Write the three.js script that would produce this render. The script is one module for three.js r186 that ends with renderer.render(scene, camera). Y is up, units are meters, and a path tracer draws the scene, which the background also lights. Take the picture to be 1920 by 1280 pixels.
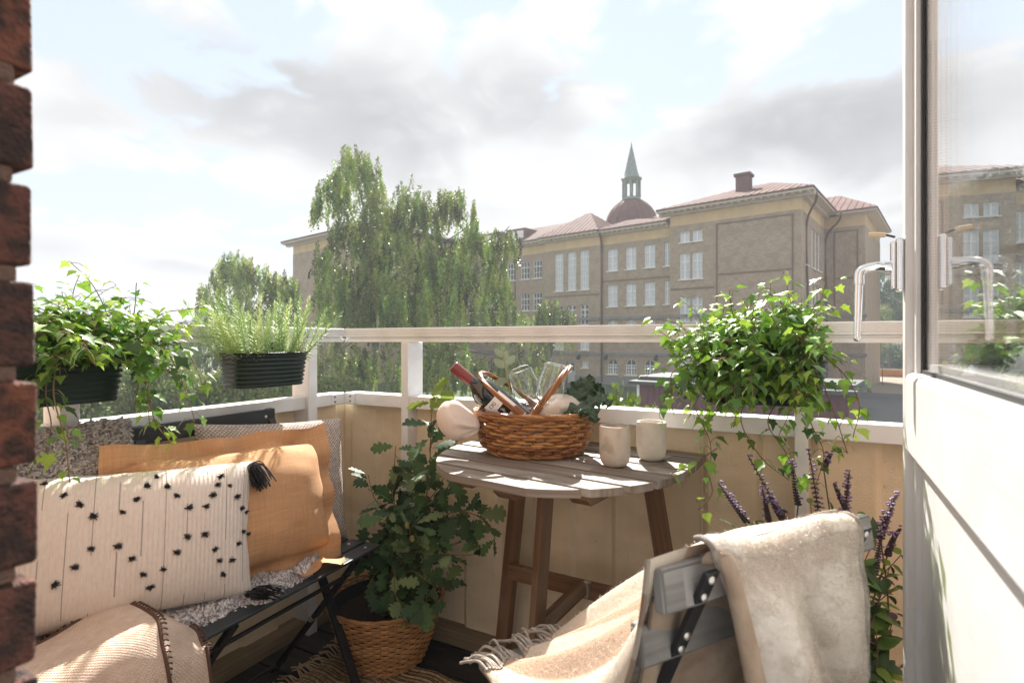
import * as THREE from 'three';
import { RoundedBoxGeometry } from 'three/addons/geometries/RoundedBoxGeometry.js';
import { mergeGeometries, mergeVertices } from 'three/addons/utils/BufferGeometryUtils.js';

// ---------------------------------------------------------------- camera, sky, sun, exposure
const scene = new THREE.Scene();
const YAW = 28 * Math.PI / 180, FPX = 1014, EYE = 1.1, HORIZON = 638;
const camera = new THREE.PerspectiveCamera(2 * Math.atan(640 / FPX) * 180 / Math.PI, 1.5, 0.05, 2500);
camera.filmGauge = 36;
camera.position.set(0, EYE, 0);
camera.rotation.y = YAW;
camera.setViewOffset(1920, 1280, 0, 2, 1920, 1280);
camera.focus = 1.75; camera.userData.fStop = 5;

const SUN_AZ = 26 * Math.PI / 180, SUN_EL = 43 * Math.PI / 180;
const sunDir = new THREE.Vector3(-Math.sin(SUN_AZ) * Math.cos(SUN_EL), Math.sin(SUN_EL), -Math.cos(SUN_AZ) * Math.cos(SUN_EL));
const sun = new THREE.DirectionalLight(new THREE.Color(1, 0.95, 0.87), 5);
sun.position.copy(sunDir).multiplyScalar(120);
sun.castShadow = true; sun.shadow.radius = 1.2; sun.shadow.mapSize.set(4096, 4096);
Object.assign(sun.shadow.camera, { left: -80, right: 80, top: 80, bottom: -80, near: 1, far: 300 });
scene.add(sun); scene.add(sun.target);
const EXPOSURE = 2.95, SKY_GAIN = 0.365;

// ---------------------------------------------------------------- numbers
function rng(seed) { let a = seed >>> 0; return () => { a = (a + 0x6d2b79f5) | 0; let t = Math.imul(a ^ (a >>> 15), 1 | a); t = (t + Math.imul(t ^ (t >>> 7), 61 | t)) ^ t; return ((t ^ (t >>> 14)) >>> 0) / 4294967296; }; }
const R = rng(20240611);
const rr = (a, b, r = R) => a + (b - a) * r();
const pick = (a, r = R) => a[Math.floor(r() * a.length)];
const lerp = (a, b, t) => a + (b - a) * t, clamp = (x, a = 0, b = 1) => Math.min(b, Math.max(a, x));
const sstep = (a, b, x) => { const t = clamp((x - a) / (b - a)); return t * t * (3 - 2 * t); };
const V = (x, y, z) => new THREE.Vector3(x, y, z);
const CS = Math.cos(YAW), SN = Math.sin(YAW);
// a measured bearing (photo column, row) and distance give a place in the world
function at(px, py, d) { const a = (px - 960) / FPX, b = (HORIZON - py) / FPX; return V((a * CS - SN) * d, EYE + b * d, (-a * SN - CS) * d); }
function hash2(x, y, s) { let h = Math.imul(x, 374761393) + Math.imul(y, 668265263) + Math.imul(s, 1442695041); h = Math.imul(h ^ (h >>> 13), 1274126177); return ((h ^ (h >>> 16)) >>> 0) / 4294967296; }
function vnoise(x, y, s = 0, per = 0) {
  let xi = Math.floor(x), yi = Math.floor(y); const fx = x - xi, fy = y - yi, u = fx * fx * (3 - 2 * fx), v = fy * fy * (3 - 2 * fy);
  const w = (n) => per ? ((n % per) + per) % per : n, x0 = w(xi), x1 = w(xi + 1), y0 = w(yi), y1 = w(yi + 1);
  return lerp(lerp(hash2(x0, y0, s), hash2(x1, y0, s), u), lerp(hash2(x0, y1, s), hash2(x1, y1, s), u), v);
}
function fbm(x, y, s = 0, o = 4, per = 0) { let a = 0.5, t = 0, n = 0; for (let i = 0; i < o; i++) { t += a * vnoise(x, y, s + i * 17, per); n += a; x *= 2; y *= 2; per *= 2; a *= 0.5; } return t / n; }
function n3(x, y, z, s = 0) { return (vnoise(x + z * 0.71, y - z * 0.43, s) + vnoise(y + 11.3 + x * 0.37, z * 1.1 + 5.7, s + 3) + vnoise(z + 3.1, x * 0.9 - y * 0.31 + 7.7, s + 7)) / 3 - 0.5; }

// ---------------------------------------------------------------- sky: broken cloud, brighter round the sun
{
  const W = 3072, H = 1536, data = new Float32Array(W * H * 4);
  // openings of blue and banks of grey: [column, row, half width, half height, strength]
  const open = [[230, 60, 260, 110, 0.34], [520, 20, 160, 70, 0.15], [180, 360, 260, 45, 0.3], [1150, 70, 240, 120, 0.22], [1230, 190, 110, 60, 0.16], [1830, 40, 200, 90, 0.2], [350, 330, 150, 40, 0.12], [100, 480, 200, 30, -0.12]]
    .map(([x, y, w, h, k]) => ({ d: at(x, y, 1).setY((HORIZON - y) / FPX).normalize(), w: w / FPX, h: h / FPX, k }));
  const grey = [[560, 220, 300, 80, 0.5], [1000, 190, 140, 90, 0.42], [480, 130, 200, 50, 0.25], [1450, 240, 330, 110, 0.42], [230, 480, 200, 28, 0.4], [850, 150, 170, 60, 0.2], [1780, 180, 240, 70, 0.4], [760, 30, 300, 60, 0.16]]
    .map(([x, y, w, h, k]) => ({ d: at(x, y, 1).setY((HORIZON - y) / FPX).normalize(), w: w / FPX, h: h / FPX, k }));
  const az = (v) => Math.atan2(v.z, v.x), el = (v) => Math.asin(v.y);
  for (const b of [...open, ...grey]) { b.a = az(b.d); b.e = el(b.d); }
  const blob = (b, a, e) => { let da = a - b.a; if (da > Math.PI) da -= 2 * Math.PI; if (da < -Math.PI) da += 2 * Math.PI; const q = (da * Math.cos(e) / b.w) ** 2 + ((e - b.e) / b.h) ** 2; return q > 9 ? 0 : b.k * Math.exp(-q); };
  for (let j = H / 2; j < H; j++) {
    const e = ((j + 0.5) / H - 0.5) * Math.PI, y = Math.sin(e), ce = Math.cos(e);
    for (let i = 0; i < W; i++) {
      const a = ((i + 0.5) / W - 0.5) * 2 * Math.PI, x = Math.cos(a) * ce, z = Math.sin(a) * ce, o = (j * W + i) * 4;
      const yy = Math.max(y, 0), k = 1 / (yy + 0.22), px = x * k * 1.7 + 3.7, pz = z * k * 1.7 + 9.1;
      const wx = fbm(px * 1.6 + 40, pz * 1.6, 5, 3) - 0.5, wz = fbm(px * 1.6, pz * 1.6 + 40, 9, 3) - 0.5, qx = px + wx * 0.5, qz = pz + wz * 0.5;
      const c = fbm(qx * 1.15, qz * 1.15, 21, 4); let bil = 0, am = 0.5, fr = 3.1; for (let h = 0; h < 5; h++) { const q = 2 * vnoise(qx * fr + 5 * h, qz * fr, 60 + h) - 1; bil += am * Math.sqrt(q * q + 0.012); am *= 0.55; fr *= 2.03; } bil = 1.25 * bil - 0.02;
      let hole = 0, g = 0;
      for (const b of open) hole += blob(b, a, e);
      for (const b of grey) g += blob(b, a, e);
      const n = 0.66 * c + 0.34 * bil, body = n + 0.18 - hole * 0.75 + g * 0.12;
      const cover = sstep(0.5, 0.64, body);
      const cosSun = x * sunDir.x + y * sunDir.y + z * sunDir.z, glow = Math.pow(clamp(cosSun * 0.5 + 0.5), 6);
      const core = sstep(0.36, 0.92, 0.8 * c + 0.3 * bil + g * 0.34);
      const shade = 0.86 * (1 - Math.exp(-core * (0.55 + 2.1 * g) * (0.75 + 0.7 * (0.5 - bil) + 0.9 * (c - 0.4))));
      const up = sstep(-0.05, 0.9, yy);
      const sky = [lerp(0.76, 0.56, up), lerp(0.83, 0.68, up), lerp(0.9, 0.84, up)];
      const bright = lerp(0.9, 1.2, glow) * lerp(0.88, 1.08, bil), dark = lerp(0.33, 0.4, glow);
      const cl = [lerp(bright, dark * 0.965, shade), lerp(bright, dark, shade), lerp(bright, dark * 1.06, shade)];
      for (let q = 0; q < 3; q++) data[o + q] = lerp(sky[q] * lerp(1, 1.2, glow), cl[q], cover) * SKY_GAIN;
      data[o + 3] = 1;
    }
  }
  { const o = (H / 2) * W * 4, m = [0, 0, 0]; for (let i = 0; i < W; i++) for (let q = 0; q < 3; q++) m[q] += data[o + i * 4 + q] / W; for (let i = 0; i < o; i += 4) { for (let q = 0; q < 3; q++) data[i + q] = m[q] * 0.5; data[i + 3] = 1; } }
  const t = new THREE.DataTexture(data, W, H, THREE.RGBAFormat, THREE.FloatType);
  t.mapping = THREE.EquirectangularReflectionMapping; t.magFilter = THREE.LinearFilter; t.needsUpdate = true;
  scene.background = t; scene.environment = t;
}
scene.fog = new THREE.FogExp2(new THREE.Color(0.84, 0.9, 1.0), 0.0017);

// ---------------------------------------------------------------- things, parts, names
const used = new Map();
function numbered(n) { const k = used.get(n) ?? 0; used.set(n, k + 1); return k ? `${n}_${String(k).padStart(3, '0')}` : n; }
function shadows(o) { o.castShadow = o.receiveShadow = true; return o; }
function thing(name, label, category, pos = [0, 0, 0], turn = 0, group) {
  const o = new THREE.Group(); o.name = numbered(name); scene.add(o); o.position.set(...pos); o.rotation.y = turn;
  o.userData = { label, category }; if (group) o.userData.group = group; return o;
}
function part(name, geo, mat, parent, ud) { const m = shadows(new THREE.Mesh(Array.isArray(geo) ? merge(geo) : geo, mat)); m.name = parent ? name : numbered(name); (parent ?? scene).add(m); if (ud) m.userData = ud; return m; }
function struct(name, geo, mat) { return part(name, geo, mat, null, { kind: 'structure' }); }
function merge(list) {
  return mergeGeometries(list.map((g) => { const q = g.index ? g.toNonIndexed() : g.clone(); for (const k of Object.keys(q.attributes)) if (!['position', 'normal', 'uv'].includes(k)) q.deleteAttribute(k); if (!q.attributes.uv) q.setAttribute('uv', new THREE.BufferAttribute(new Float32Array(q.attributes.position.count * 2), 2)); return q; }));
}
// box projection of texture coordinates in metres, u along `along`
function uvm(g, along = 'x', off = [0, 0]) {
  g = g.index ? g.toNonIndexed() : g; const p = g.attributes.position, n = g.attributes.normal, uv = new Float32Array(p.count * 2), ax = { x: 0, y: 1, z: 2 }[along];
  for (let i = 0; i < p.count; i++) {
    const N = [Math.abs(n.getX(i)), Math.abs(n.getY(i)), Math.abs(n.getZ(i))], P = [p.getX(i), p.getY(i), p.getZ(i)];
    let d = N.indexOf(Math.max(...N)); const rest = [0, 1, 2].filter((k) => k !== d); let u = rest.includes(ax) ? ax : rest[0], v = rest.find((k) => k !== u);
    uv[2 * i] = P[u] + off[0] + d * 0.37; uv[2 * i + 1] = P[v] + off[1] + d * 0.61;
  }
  g.setAttribute('uv', new THREE.BufferAttribute(uv, 2)); return g;
}
function bx(w, h, d, r = 0.003, along, seg = 1) {
  along ??= w >= h && w >= d ? 'x' : h >= d ? 'y' : 'z';
  const g = r > 0 ? new RoundedBoxGeometry(w, h, d, seg, Math.min(r, w / 2.01, h / 2.01, d / 2.01)) : new THREE.BoxGeometry(w, h, d);
  return uvm(g, along, [R() * 7, R() * 7]);
}
const mv = (g, x, y, z) => g.translate(x, y, z);
// box from min to max corners
function bb(x0, x1, y0, y1, z0, z1, r = 0.002, along) { return mv(bx(Math.abs(x1 - x0), Math.abs(y1 - y0), Math.abs(z1 - z0), r, along), (x0 + x1) / 2, (y0 + y1) / 2, (z0 + z1) / 2); }
// beam between two points, width w (sideways), height h
function beam(a, b, w, h, r = 0.002, up = V(0, 1, 0)) {
  const d = b.clone().sub(a), g = bx(w, h, d.length(), r, 'z'), m = new THREE.Matrix4(), z = d.clone().normalize(), x = up.clone().cross(z).normalize(), y = z.clone().cross(x);
  m.makeBasis(x, y, z).setPosition(a.clone().add(b).multiplyScalar(0.5)); return g.applyMatrix4(m);
}
function tube(pts, r, seg = 0, rad = 6, taper = 1) {
  const c = new THREE.CatmullRomCurve3(pts, false, 'centripetal'), n = seg || pts.length * 3, g = new THREE.TubeGeometry(c, n, r, rad, false);
  if (taper !== 1) { const p = g.attributes.position; for (let i = 0; i <= n; i++) { const q = c.getPointAt(i / n), k = lerp(1, taper, i / n); for (let j = 0; j <= rad; j++) { const v = i * (rad + 1) + j; p.setXYZ(v, q.x + (p.getX(v) - q.x) * k, q.y + (p.getY(v) - q.y) * k, q.z + (p.getZ(v) - q.z) * k); } } }
  return g;
}
function rough(g, amp, f, s = 0) { g = g.index ? g : mergeVertices(g); const p = g.attributes.position; for (let i = 0; i < p.count; i++) { const x = p.getX(i), y = p.getY(i), z = p.getZ(i); p.setXYZ(i, x + amp * n3(x * f, y * f, z * f, s), y + amp * n3(y * f + 31, z * f, x * f, s + 1), z + amp * n3(z * f + 77, x * f, y * f, s + 2)); } g.computeVertexNormals(); return g; }
// a grid surface from a function (u, v) -> Vector3
function surf(fn, nu, nv, us = 1, vs = 1) {
  const pos = [], uv = [], idx = [];
  for (let j = 0; j <= nv; j++) for (let i = 0; i <= nu; i++) { const q = fn(i / nu, j / nv); pos.push(q.x, q.y, q.z); uv.push((i / nu) * us, (j / nv) * vs); }
  for (let j = 0; j < nv; j++) for (let i = 0; i < nu; i++) { const a = j * (nu + 1) + i, b = a + 1, c = a + nu + 1, d = c + 1; idx.push(a, b, d, a, d, c); }
  const g = new THREE.BufferGeometry(); g.setAttribute('position', new THREE.Float32BufferAttribute(pos, 3)); g.setAttribute('uv', new THREE.Float32BufferAttribute(uv, 2)); g.setIndex(idx); g.computeVertexNormals(); return g;
}

// ---------------------------------------------------------------- textures and materials
const toS = (c) => Math.round(255 * clamp(c <= 0.0031308 ? 12.92 * c : 1.055 * Math.pow(c, 1 / 2.4) - 0.055));
function ctex(n, fn, rep = 1) { // colour map, fn(u,v) -> linear rgb
  const d = new Uint8Array(n * n * 4);
  for (let j = 0; j < n; j++) for (let i = 0; i < n; i++) { const c = fn((i + 0.5) / n, (j + 0.5) / n), o = (j * n + i) * 4; d[o] = toS(c[0]); d[o + 1] = toS(c[1]); d[o + 2] = toS(c[2]); d[o + 3] = 255; }
  const t = new THREE.DataTexture(d, n, n); t.colorSpace = THREE.SRGBColorSpace; return fin(t, rep);
}
function gtex(n, fn, rep = 1) { // grey data map
  const d = new Uint8Array(n * n * 4);
  for (let j = 0; j < n; j++) for (let i = 0; i < n; i++) { const c = Math.round(255 * clamp(fn((i + 0.5) / n, (j + 0.5) / n))), o = (j * n + i) * 4; d[o] = d[o + 1] = d[o + 2] = c; d[o + 3] = 255; }
  return fin(new THREE.DataTexture(d, n, n), rep);
}
function fin(t, rep) { t.wrapS = t.wrapT = THREE.RepeatWrapping; t.magFilter = THREE.LinearFilter; t.minFilter = THREE.LinearMipmapLinearFilter; const r = Array.isArray(rep) ? rep : [rep, rep]; t.repeat.set(...r); t.needsUpdate = true; return t; }
const again = (t, rep) => { const c = t.clone(); const r = Array.isArray(rep) ? rep : [rep, rep]; c.repeat.set(...r); c.needsUpdate = true; return c; };
const rgb = (r, g, b) => new THREE.Color().setRGB(r, g, b);
const std = (c, roughness = 0.7, o = {}) => new THREE.MeshStandardMaterial({ color: Array.isArray(c) ? rgb(...c) : c, roughness, side: THREE.DoubleSide, ...o });
const phys = (c, roughness, o = {}) => new THREE.MeshPhysicalMaterial({ color: Array.isArray(c) ? rgb(...c) : c, roughness, side: THREE.DoubleSide, ...o });
const mix3 = (a, b, t) => [lerp(a[0], b[0], t), lerp(a[1], b[1], t), lerp(a[2], b[2], t)];

// shared noise maps
const fineNoise = gtex(256, (u, v) => fbm(u * 32, v * 32, 3, 4, 32));
const speck = gtex(256, (u, v) => { const a = vnoise(u * 64, v * 64, 8, 64), b = vnoise(u * 128, v * 128, 9, 128); return 0.5 + 0.5 * (a * 0.6 + b * 0.4 - 0.5) * 2; });
// wood: u along the grain
const grainH = (u, v) => { const w = fbm(u * 4, v * 4, 41, 3, 4); const l = fbm(u * 3, v * 64, 44, 3, 0); const f = vnoise(u * 8, (v * 160 + w * 8), 47); return clamp(0.55 * l + 0.3 * f + 0.25 * w); };
const woodBump = gtex(512, grainH, [1, 1.6]);
function woodMap(a, b, c, s) { return ctex(512, (u, v) => { const g = grainH(u, v), p = fbm(u * 6, v * 10, s, 4, 0); return mix3(mix3(a, b, clamp(g * 1.3 - 0.1)), c, sstep(0.45, 0.75, p) * 0.75); }, [1, 1.6]); }
const M = {};
M.tableWood = std([1, 1, 1], 0.62, { map: woodMap([0.1, 0.072, 0.052], [0.265, 0.225, 0.19], [0.38, 0.355, 0.325], 51), bumpMap: woodBump, bumpScale: 0.0012 });
M.legWood = std([1, 1, 1], 0.6, { map: woodMap([0.07, 0.036, 0.018], [0.2, 0.11, 0.058], [0.22, 0.15, 0.1], 53), bumpMap: woodBump, bumpScale: 0.0008 });
M.greyWood = std([1, 1, 1], 0.88, { map: woodMap([0.12, 0.113, 0.105], [0.29, 0.278, 0.262], [0.36, 0.345, 0.33], 57), bumpMap: woodBump, bumpScale: 0.0012 });
M.ledgeWood = std([1, 1, 1], 0.8, { map: woodMap([0.12, 0.085, 0.05], [0.3, 0.225, 0.14], [0.2, 0.16, 0.1], 59), bumpMap: woodBump, bumpScale: 0.001 });
M.deck = std([1, 1, 1], 0.75, { map: woodMap([0.012, 0.011, 0.01], [0.035, 0.032, 0.028], [0.05, 0.047, 0.042], 61), bumpMap: woodBump, bumpScale: 0.001 });
const stain = gtex(512, (u, v) => 0.86 + 0.14 * sstep(0.3, 0.6, fbm(u * 8, v * 8, 71, 5, 8)));
const tint = (c, lo, s, f = 8) => ctex(256, (u, v) => { const k = lerp(lo, 1, sstep(0.25, 0.7, fbm(u * f, v * f, s, 5, f))); return [c[0] * k, c[1] * k, c[2] * k]; });
M.alu = std([1, 1, 1], 0.42, { map: again(tint([0.8, 0.81, 0.82], 0.9, 73, 8), [2, 2]), bumpMap: again(fineNoise, [6, 6]), bumpScale: 0.0002, metalness: 0.12 });
M.sheet = std([1, 1, 1], 0.62, { map: again(ctex(512, (u, v) => { const blot = sstep(0.25, 0.7, fbm(u * 6, v * 6, 75, 5, 6)), run = fbm(u * 3, v * 48, 76, 4, 0), sp = fbm(u * 90, v * 90, 78, 2, 0); const k = lerp(0.86, 1, blot) * lerp(0.965, 1, sstep(0.25, 0.55, run)) * (sp > 0.88 ? 0.75 : 1); return [0.78 * k, 0.655 * k * lerp(0.98, 1, blot), 0.475 * k * lerp(0.95, 1, blot)]; }), [1.7, 1.1]), bumpMap: again(speck, [5, 5]), bumpScale: 0.0011 });
M.white = phys([1, 1, 1], 0.4, { map: again(tint([0.69, 0.688, 0.68], 0.93, 77, 8), [2, 2]), bumpMap: again(woodBump, [0.8, 1.4]), bumpScale: 0.0003, clearcoat: 0.15, clearcoatRoughness: 0.35 });
M.blackSteel = std([0.018, 0.019, 0.022], 0.42, { bumpMap: again(speck, [12, 12]), bumpScale: 0.0001, metalness: 0.1 });
M.darkSteel = std([0.03, 0.038, 0.046], 0.38, { bumpMap: again(speck, [12, 12]), bumpScale: 0.0001, metalness: 0.15 });
M.screw = std([0.62, 0.6, 0.57], 0.3, { metalness: 0.9 });
M.chrome = std([0.78, 0.79, 0.8], 0.08, { metalness: 1 });
M.rubber = std([0.012, 0.012, 0.013], 0.55);
M.spacer = std([0.72, 0.72, 0.72], 0.5, { metalness: 0.1 });
M.glass = phys([1, 1, 1], 0.0, { transmission: 1, thickness: 0, ior: 1.9 });
M.planter = phys([0.008, 0.022, 0.018], 0.42, { clearcoat: 0.12, clearcoatRoughness: 0.3, specularIntensity: 0.6 });
M.soil = std([0.03, 0.02, 0.013], 0.95, { bumpMap: again(fineNoise, 5), bumpScale: 0.01 });

// ---------------------------------------------------------------- balcony: floor, cladding, rails
{
  const floor = struct('balcony_floor', bb(-1.74, 2.4, -0.16, -0.031, -1.74, -0.2, 0), std([0.01, 0.01, 0.01], 0.9));
  for (let i = 0; i < 12; i++) { const z = -1.66 + i * 0.124; part('plank', bb(-1.7, 2.38, -0.03, 0, z - 0.058, z + 0.058, 0.003), M.deck, floor); }
}
// ribbed handrail: profile in (out, up), extruded along its length
function railGeo(len) {
  const s = new THREE.Shape(); const pts = [[0.004, 0], [0.004, 0.011], [0.012, 0.0125], [0.012, 0.0195], [0, 0.0215]];
  for (let k = 0; k < 5; k++) { const y = 0.0235 + k * 0.0052; pts.push([0, y], [0, y + 0.0034], [0.0025, y + 0.0039], [0.0025, y + 0.0047]); }
  pts.push([0, 0.05], [0.003, 0.054], [0.06, 0.054], [0.064, 0.05], [0.064, 0]);
  s.moveTo(...pts[0]); for (const p of pts.slice(1)) s.lineTo(...p); s.closePath();
  return new THREE.ExtrudeGeometry(s, { depth: len, bevelEnabled: false, steps: 1 });
}
function ribGeo(h) { const s = new THREE.Shape(); [[-0.08, 0], [-0.066, 0.0125], [-0.062, 0.014], [0.062, 0.014], [0.066, 0.0125], [0.08, 0]].forEach(([x, y], i) => (i ? s.lineTo(x, y) : s.moveTo(x, y))); s.closePath(); return uvm(new THREE.ExtrudeGeometry(s, { depth: h, bevelEnabled: false }).rotateX(Math.PI / 2).translate(0, h, 0), 'y', [R() * 5, R() * 5]); }
{
  const r = thing('front_railing', 'front balcony railing with cream clad parapet and ribbed pale metal handrail behind the table', 'railing', [0, 0, 0]);
  // profile x -> -z, y -> y, extrude z -> x
  const m = new THREE.Matrix4().makeBasis(V(0, 0, -1), V(0, 1, 0), V(1, 0, 0));
  let g = railGeo(4.03).applyMatrix4(m); g = uvm(g.translate(-1.63, 1.094, -1.617), 'x'); part('handrail', g, M.alu, r);
  part('parapet_rail', bb(-1.629, 2.4, 0.843, 0.89, -1.685, -1.617, 0.003), M.alu, r);
  for (const x of [-1.3145, 0.005, 1.325]) part('post', bb(x - 0.016, x + 0.016, 0.0, 1.0935, -1.7, -1.608, 0.002, 'y'), M.alu, r);
  for (const x of [-1.5945]) { const p = part('corner_bracket', bb(x - 0.033, x + 0.024, 0.846, 0.886, -1.6165, -1.613, 0.0006), M.alu, r); for (const y of [0.857, 0.876]) part('screw', mv(new THREE.SphereGeometry(0.0035, 8, 6), x, y, -1.6125), M.rubber, p); }
  const y0 = 0.0535, y1 = 0.8425;
  // trapezoid sheet: flat boards with broad raised ribs
  part('cladding_board', bb(-1.708, -0.2601, y0, y1, -1.70, -1.678, 0.001, 'y'), M.sheet, r); part('cladding_board', bb(-0.2599, 1.2, y0, y1, -1.70, -1.678, 0.001, 'y'), M.sheet, r); part('cladding_board', bb(1.2002, 2.398, y0, y1, -1.70, -1.678, 0.001, 'y'), M.sheet, r);
  for (let x = -1.571; x < 2.3; x += 0.28) part('raised_rib', ribGeo(y1 - y0).translate(x, y0, -1.6777), M.sheet, r);
  part('base_ledge', bb(-1.715, 2.4, 0.001, 0.053, -1.705, -1.617, 0.004), M.ledgeWood, r);
}
{
  const r = thing('side_railing', 'left balcony railing with cream clad parapet and ribbed handrail carrying planter boxes', 'railing', [0, 0, 0]);
  const m = new THREE.Matrix4().makeBasis(V(-1, 0, 0), V(0, 1, 0), V(0, 0, -1));
  let g = railGeo(1.687).applyMatrix4(m); g = uvm(g.translate(-1.63, 1.0942, 0.07), 'z'); part('handrail', g, M.alu, r);
  part('parapet_rail', bb(-1.69, -1.6275, 0.843, 0.8895, -1.6165, 0.07, 0.003), M.alu, r);
  for (const z of [-1.44, -0.675]) part('post', bb(-1.7, -1.612, 0, 1.0935, z - 0.021, z + 0.021, 0.002, 'y'), M.alu, r);
  { const p = part('corner_bracket', bb(-1.6275, -1.624, 0.846, 0.886, -1.612, -1.545, 0.0006), M.alu, r); for (const y of [0.857, 0.876]) part('screw', mv(new THREE.SphereGeometry(0.0035, 8, 6), -1.6235, y, -1.56), M.rubber, p); }
  part('cladding_board', bb(-1.71, -1.688, 0.0535, 0.8425, -1.675, -0.85, 0.001, 'y'), M.sheet, r); part('cladding_board', bb(-1.71, -1.688, 0.0535, 0.8425, -0.8498, 0.068, 0.001, 'y'), M.sheet, r);
  for (let z = -1.55; z < 0.06; z += 0.28) part('raised_rib', ribGeo(0.789).rotateY(Math.PI / 2).translate(-1.6877, 0.0535, z), M.sheet, r);
  part('base_ledge', bb(-1.71, -1.63, 0.001, 0.053, -1.6165, 0.07, 0.004), M.ledgeWood, r);
}
// ---------------------------------------------------------------- brick door reveal, close to the left
{
  const w = thing('brick_wall', 'dark red weathered brick wall edge close at the left border', 'brick wall', [0, 0, 0]);
  const brickTex = (a, b, s) => ctex(256, (u, v) => mix3(a, b, sstep(0.35, 0.7, fbm(u * 8, v * 8, s, 5, 8))));
  const bm = [[[0.036, 0.018, 0.014], [0.115, 0.043, 0.029]], [[0.024, 0.015, 0.013], [0.085, 0.034, 0.024]], [[0.05, 0.022, 0.016], [0.165, 0.056, 0.031]]].map(([a, b], i) => std([1, 1, 1], 0.85, { map: again(brickTex(a, b, 90 + i), 9), bumpMap: again(fineNoise, 10), bumpScale: 0.004 }));
  const mortar = std([0.15, 0.09, 0.066], 0.95, { bumpMap: again(fineNoise, 10), bumpScale: 0.004 });
  const pitch = 0.0792, X0 = -0.548;
  for (let k = -9; k < 18; k++) {
    const y = EYE + 0.013 + k * pitch, px = clamp(50 + 14 * sstep(-4, 2, -k), 0, 99), off = (px - 57) * 0.00043 + (hash2(k, 3, 1) - 0.5) * 0.003;
    let g = new THREE.BoxGeometry(0.24, 0.063, 0.117, 6, 5, 6); g = rough(new RoundedBoxGeometry(0.24, 0.066, 0.117, 3, 0.004), 0.0055, 60, k + 40);
    part('brick', uvm(mv(g, X0 - 0.12 + off * 1.4, y, -0.2 + 0.0585 - 0.006 + (hash2(k, 9, 1) - 0.5) * 0.003), 'x', [k * 0.31, k * 0.17]), bm[Math.floor(hash2(k, 5, 2) * 3)], w);
    g = new RoundedBoxGeometry(0.23, 0.0158, 0.1, 2, 0.004); g = rough(g, 0.005, 60, k);
    part('mortar_joint', uvm(mv(g, X0 - 0.1185 + off, y + pitch / 2, -0.2 + 0.055, 'x'), 'x'), mortar, w);
  }
  // the rest of the house front, above and to both sides of the doorway
  const far = ctex(256, (u, v) => { const row = Math.floor(v * 12), cx = (u * 4 + (row % 2) * 0.5) % 1, cy = (v * 12) % 1, k = hash2(Math.floor(u * 4 + (row % 2) * 0.5) % 4, row, 4); if (cx < 0.05 || cy < 0.17) return [0.42, 0.35, 0.29]; return mix3([0.28, 0.18, 0.13], [0.46, 0.31, 0.23], k); });
  const fm = std([1, 1, 1], 0.9, { map: again(far, [0.95, 1.05]) });
  part('facade', uvm(merge([bb(-4, X0 - 0.24, -0.2, 3.4, -0.2, 0.05, 0), bb(0.36, 4, -0.2, 3.4, -0.2, 0.05, 0), bb(-4, 4, 3.402, 5.2, -0.2, 0.05, 0)]), 'x'), fm, w);
}
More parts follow.
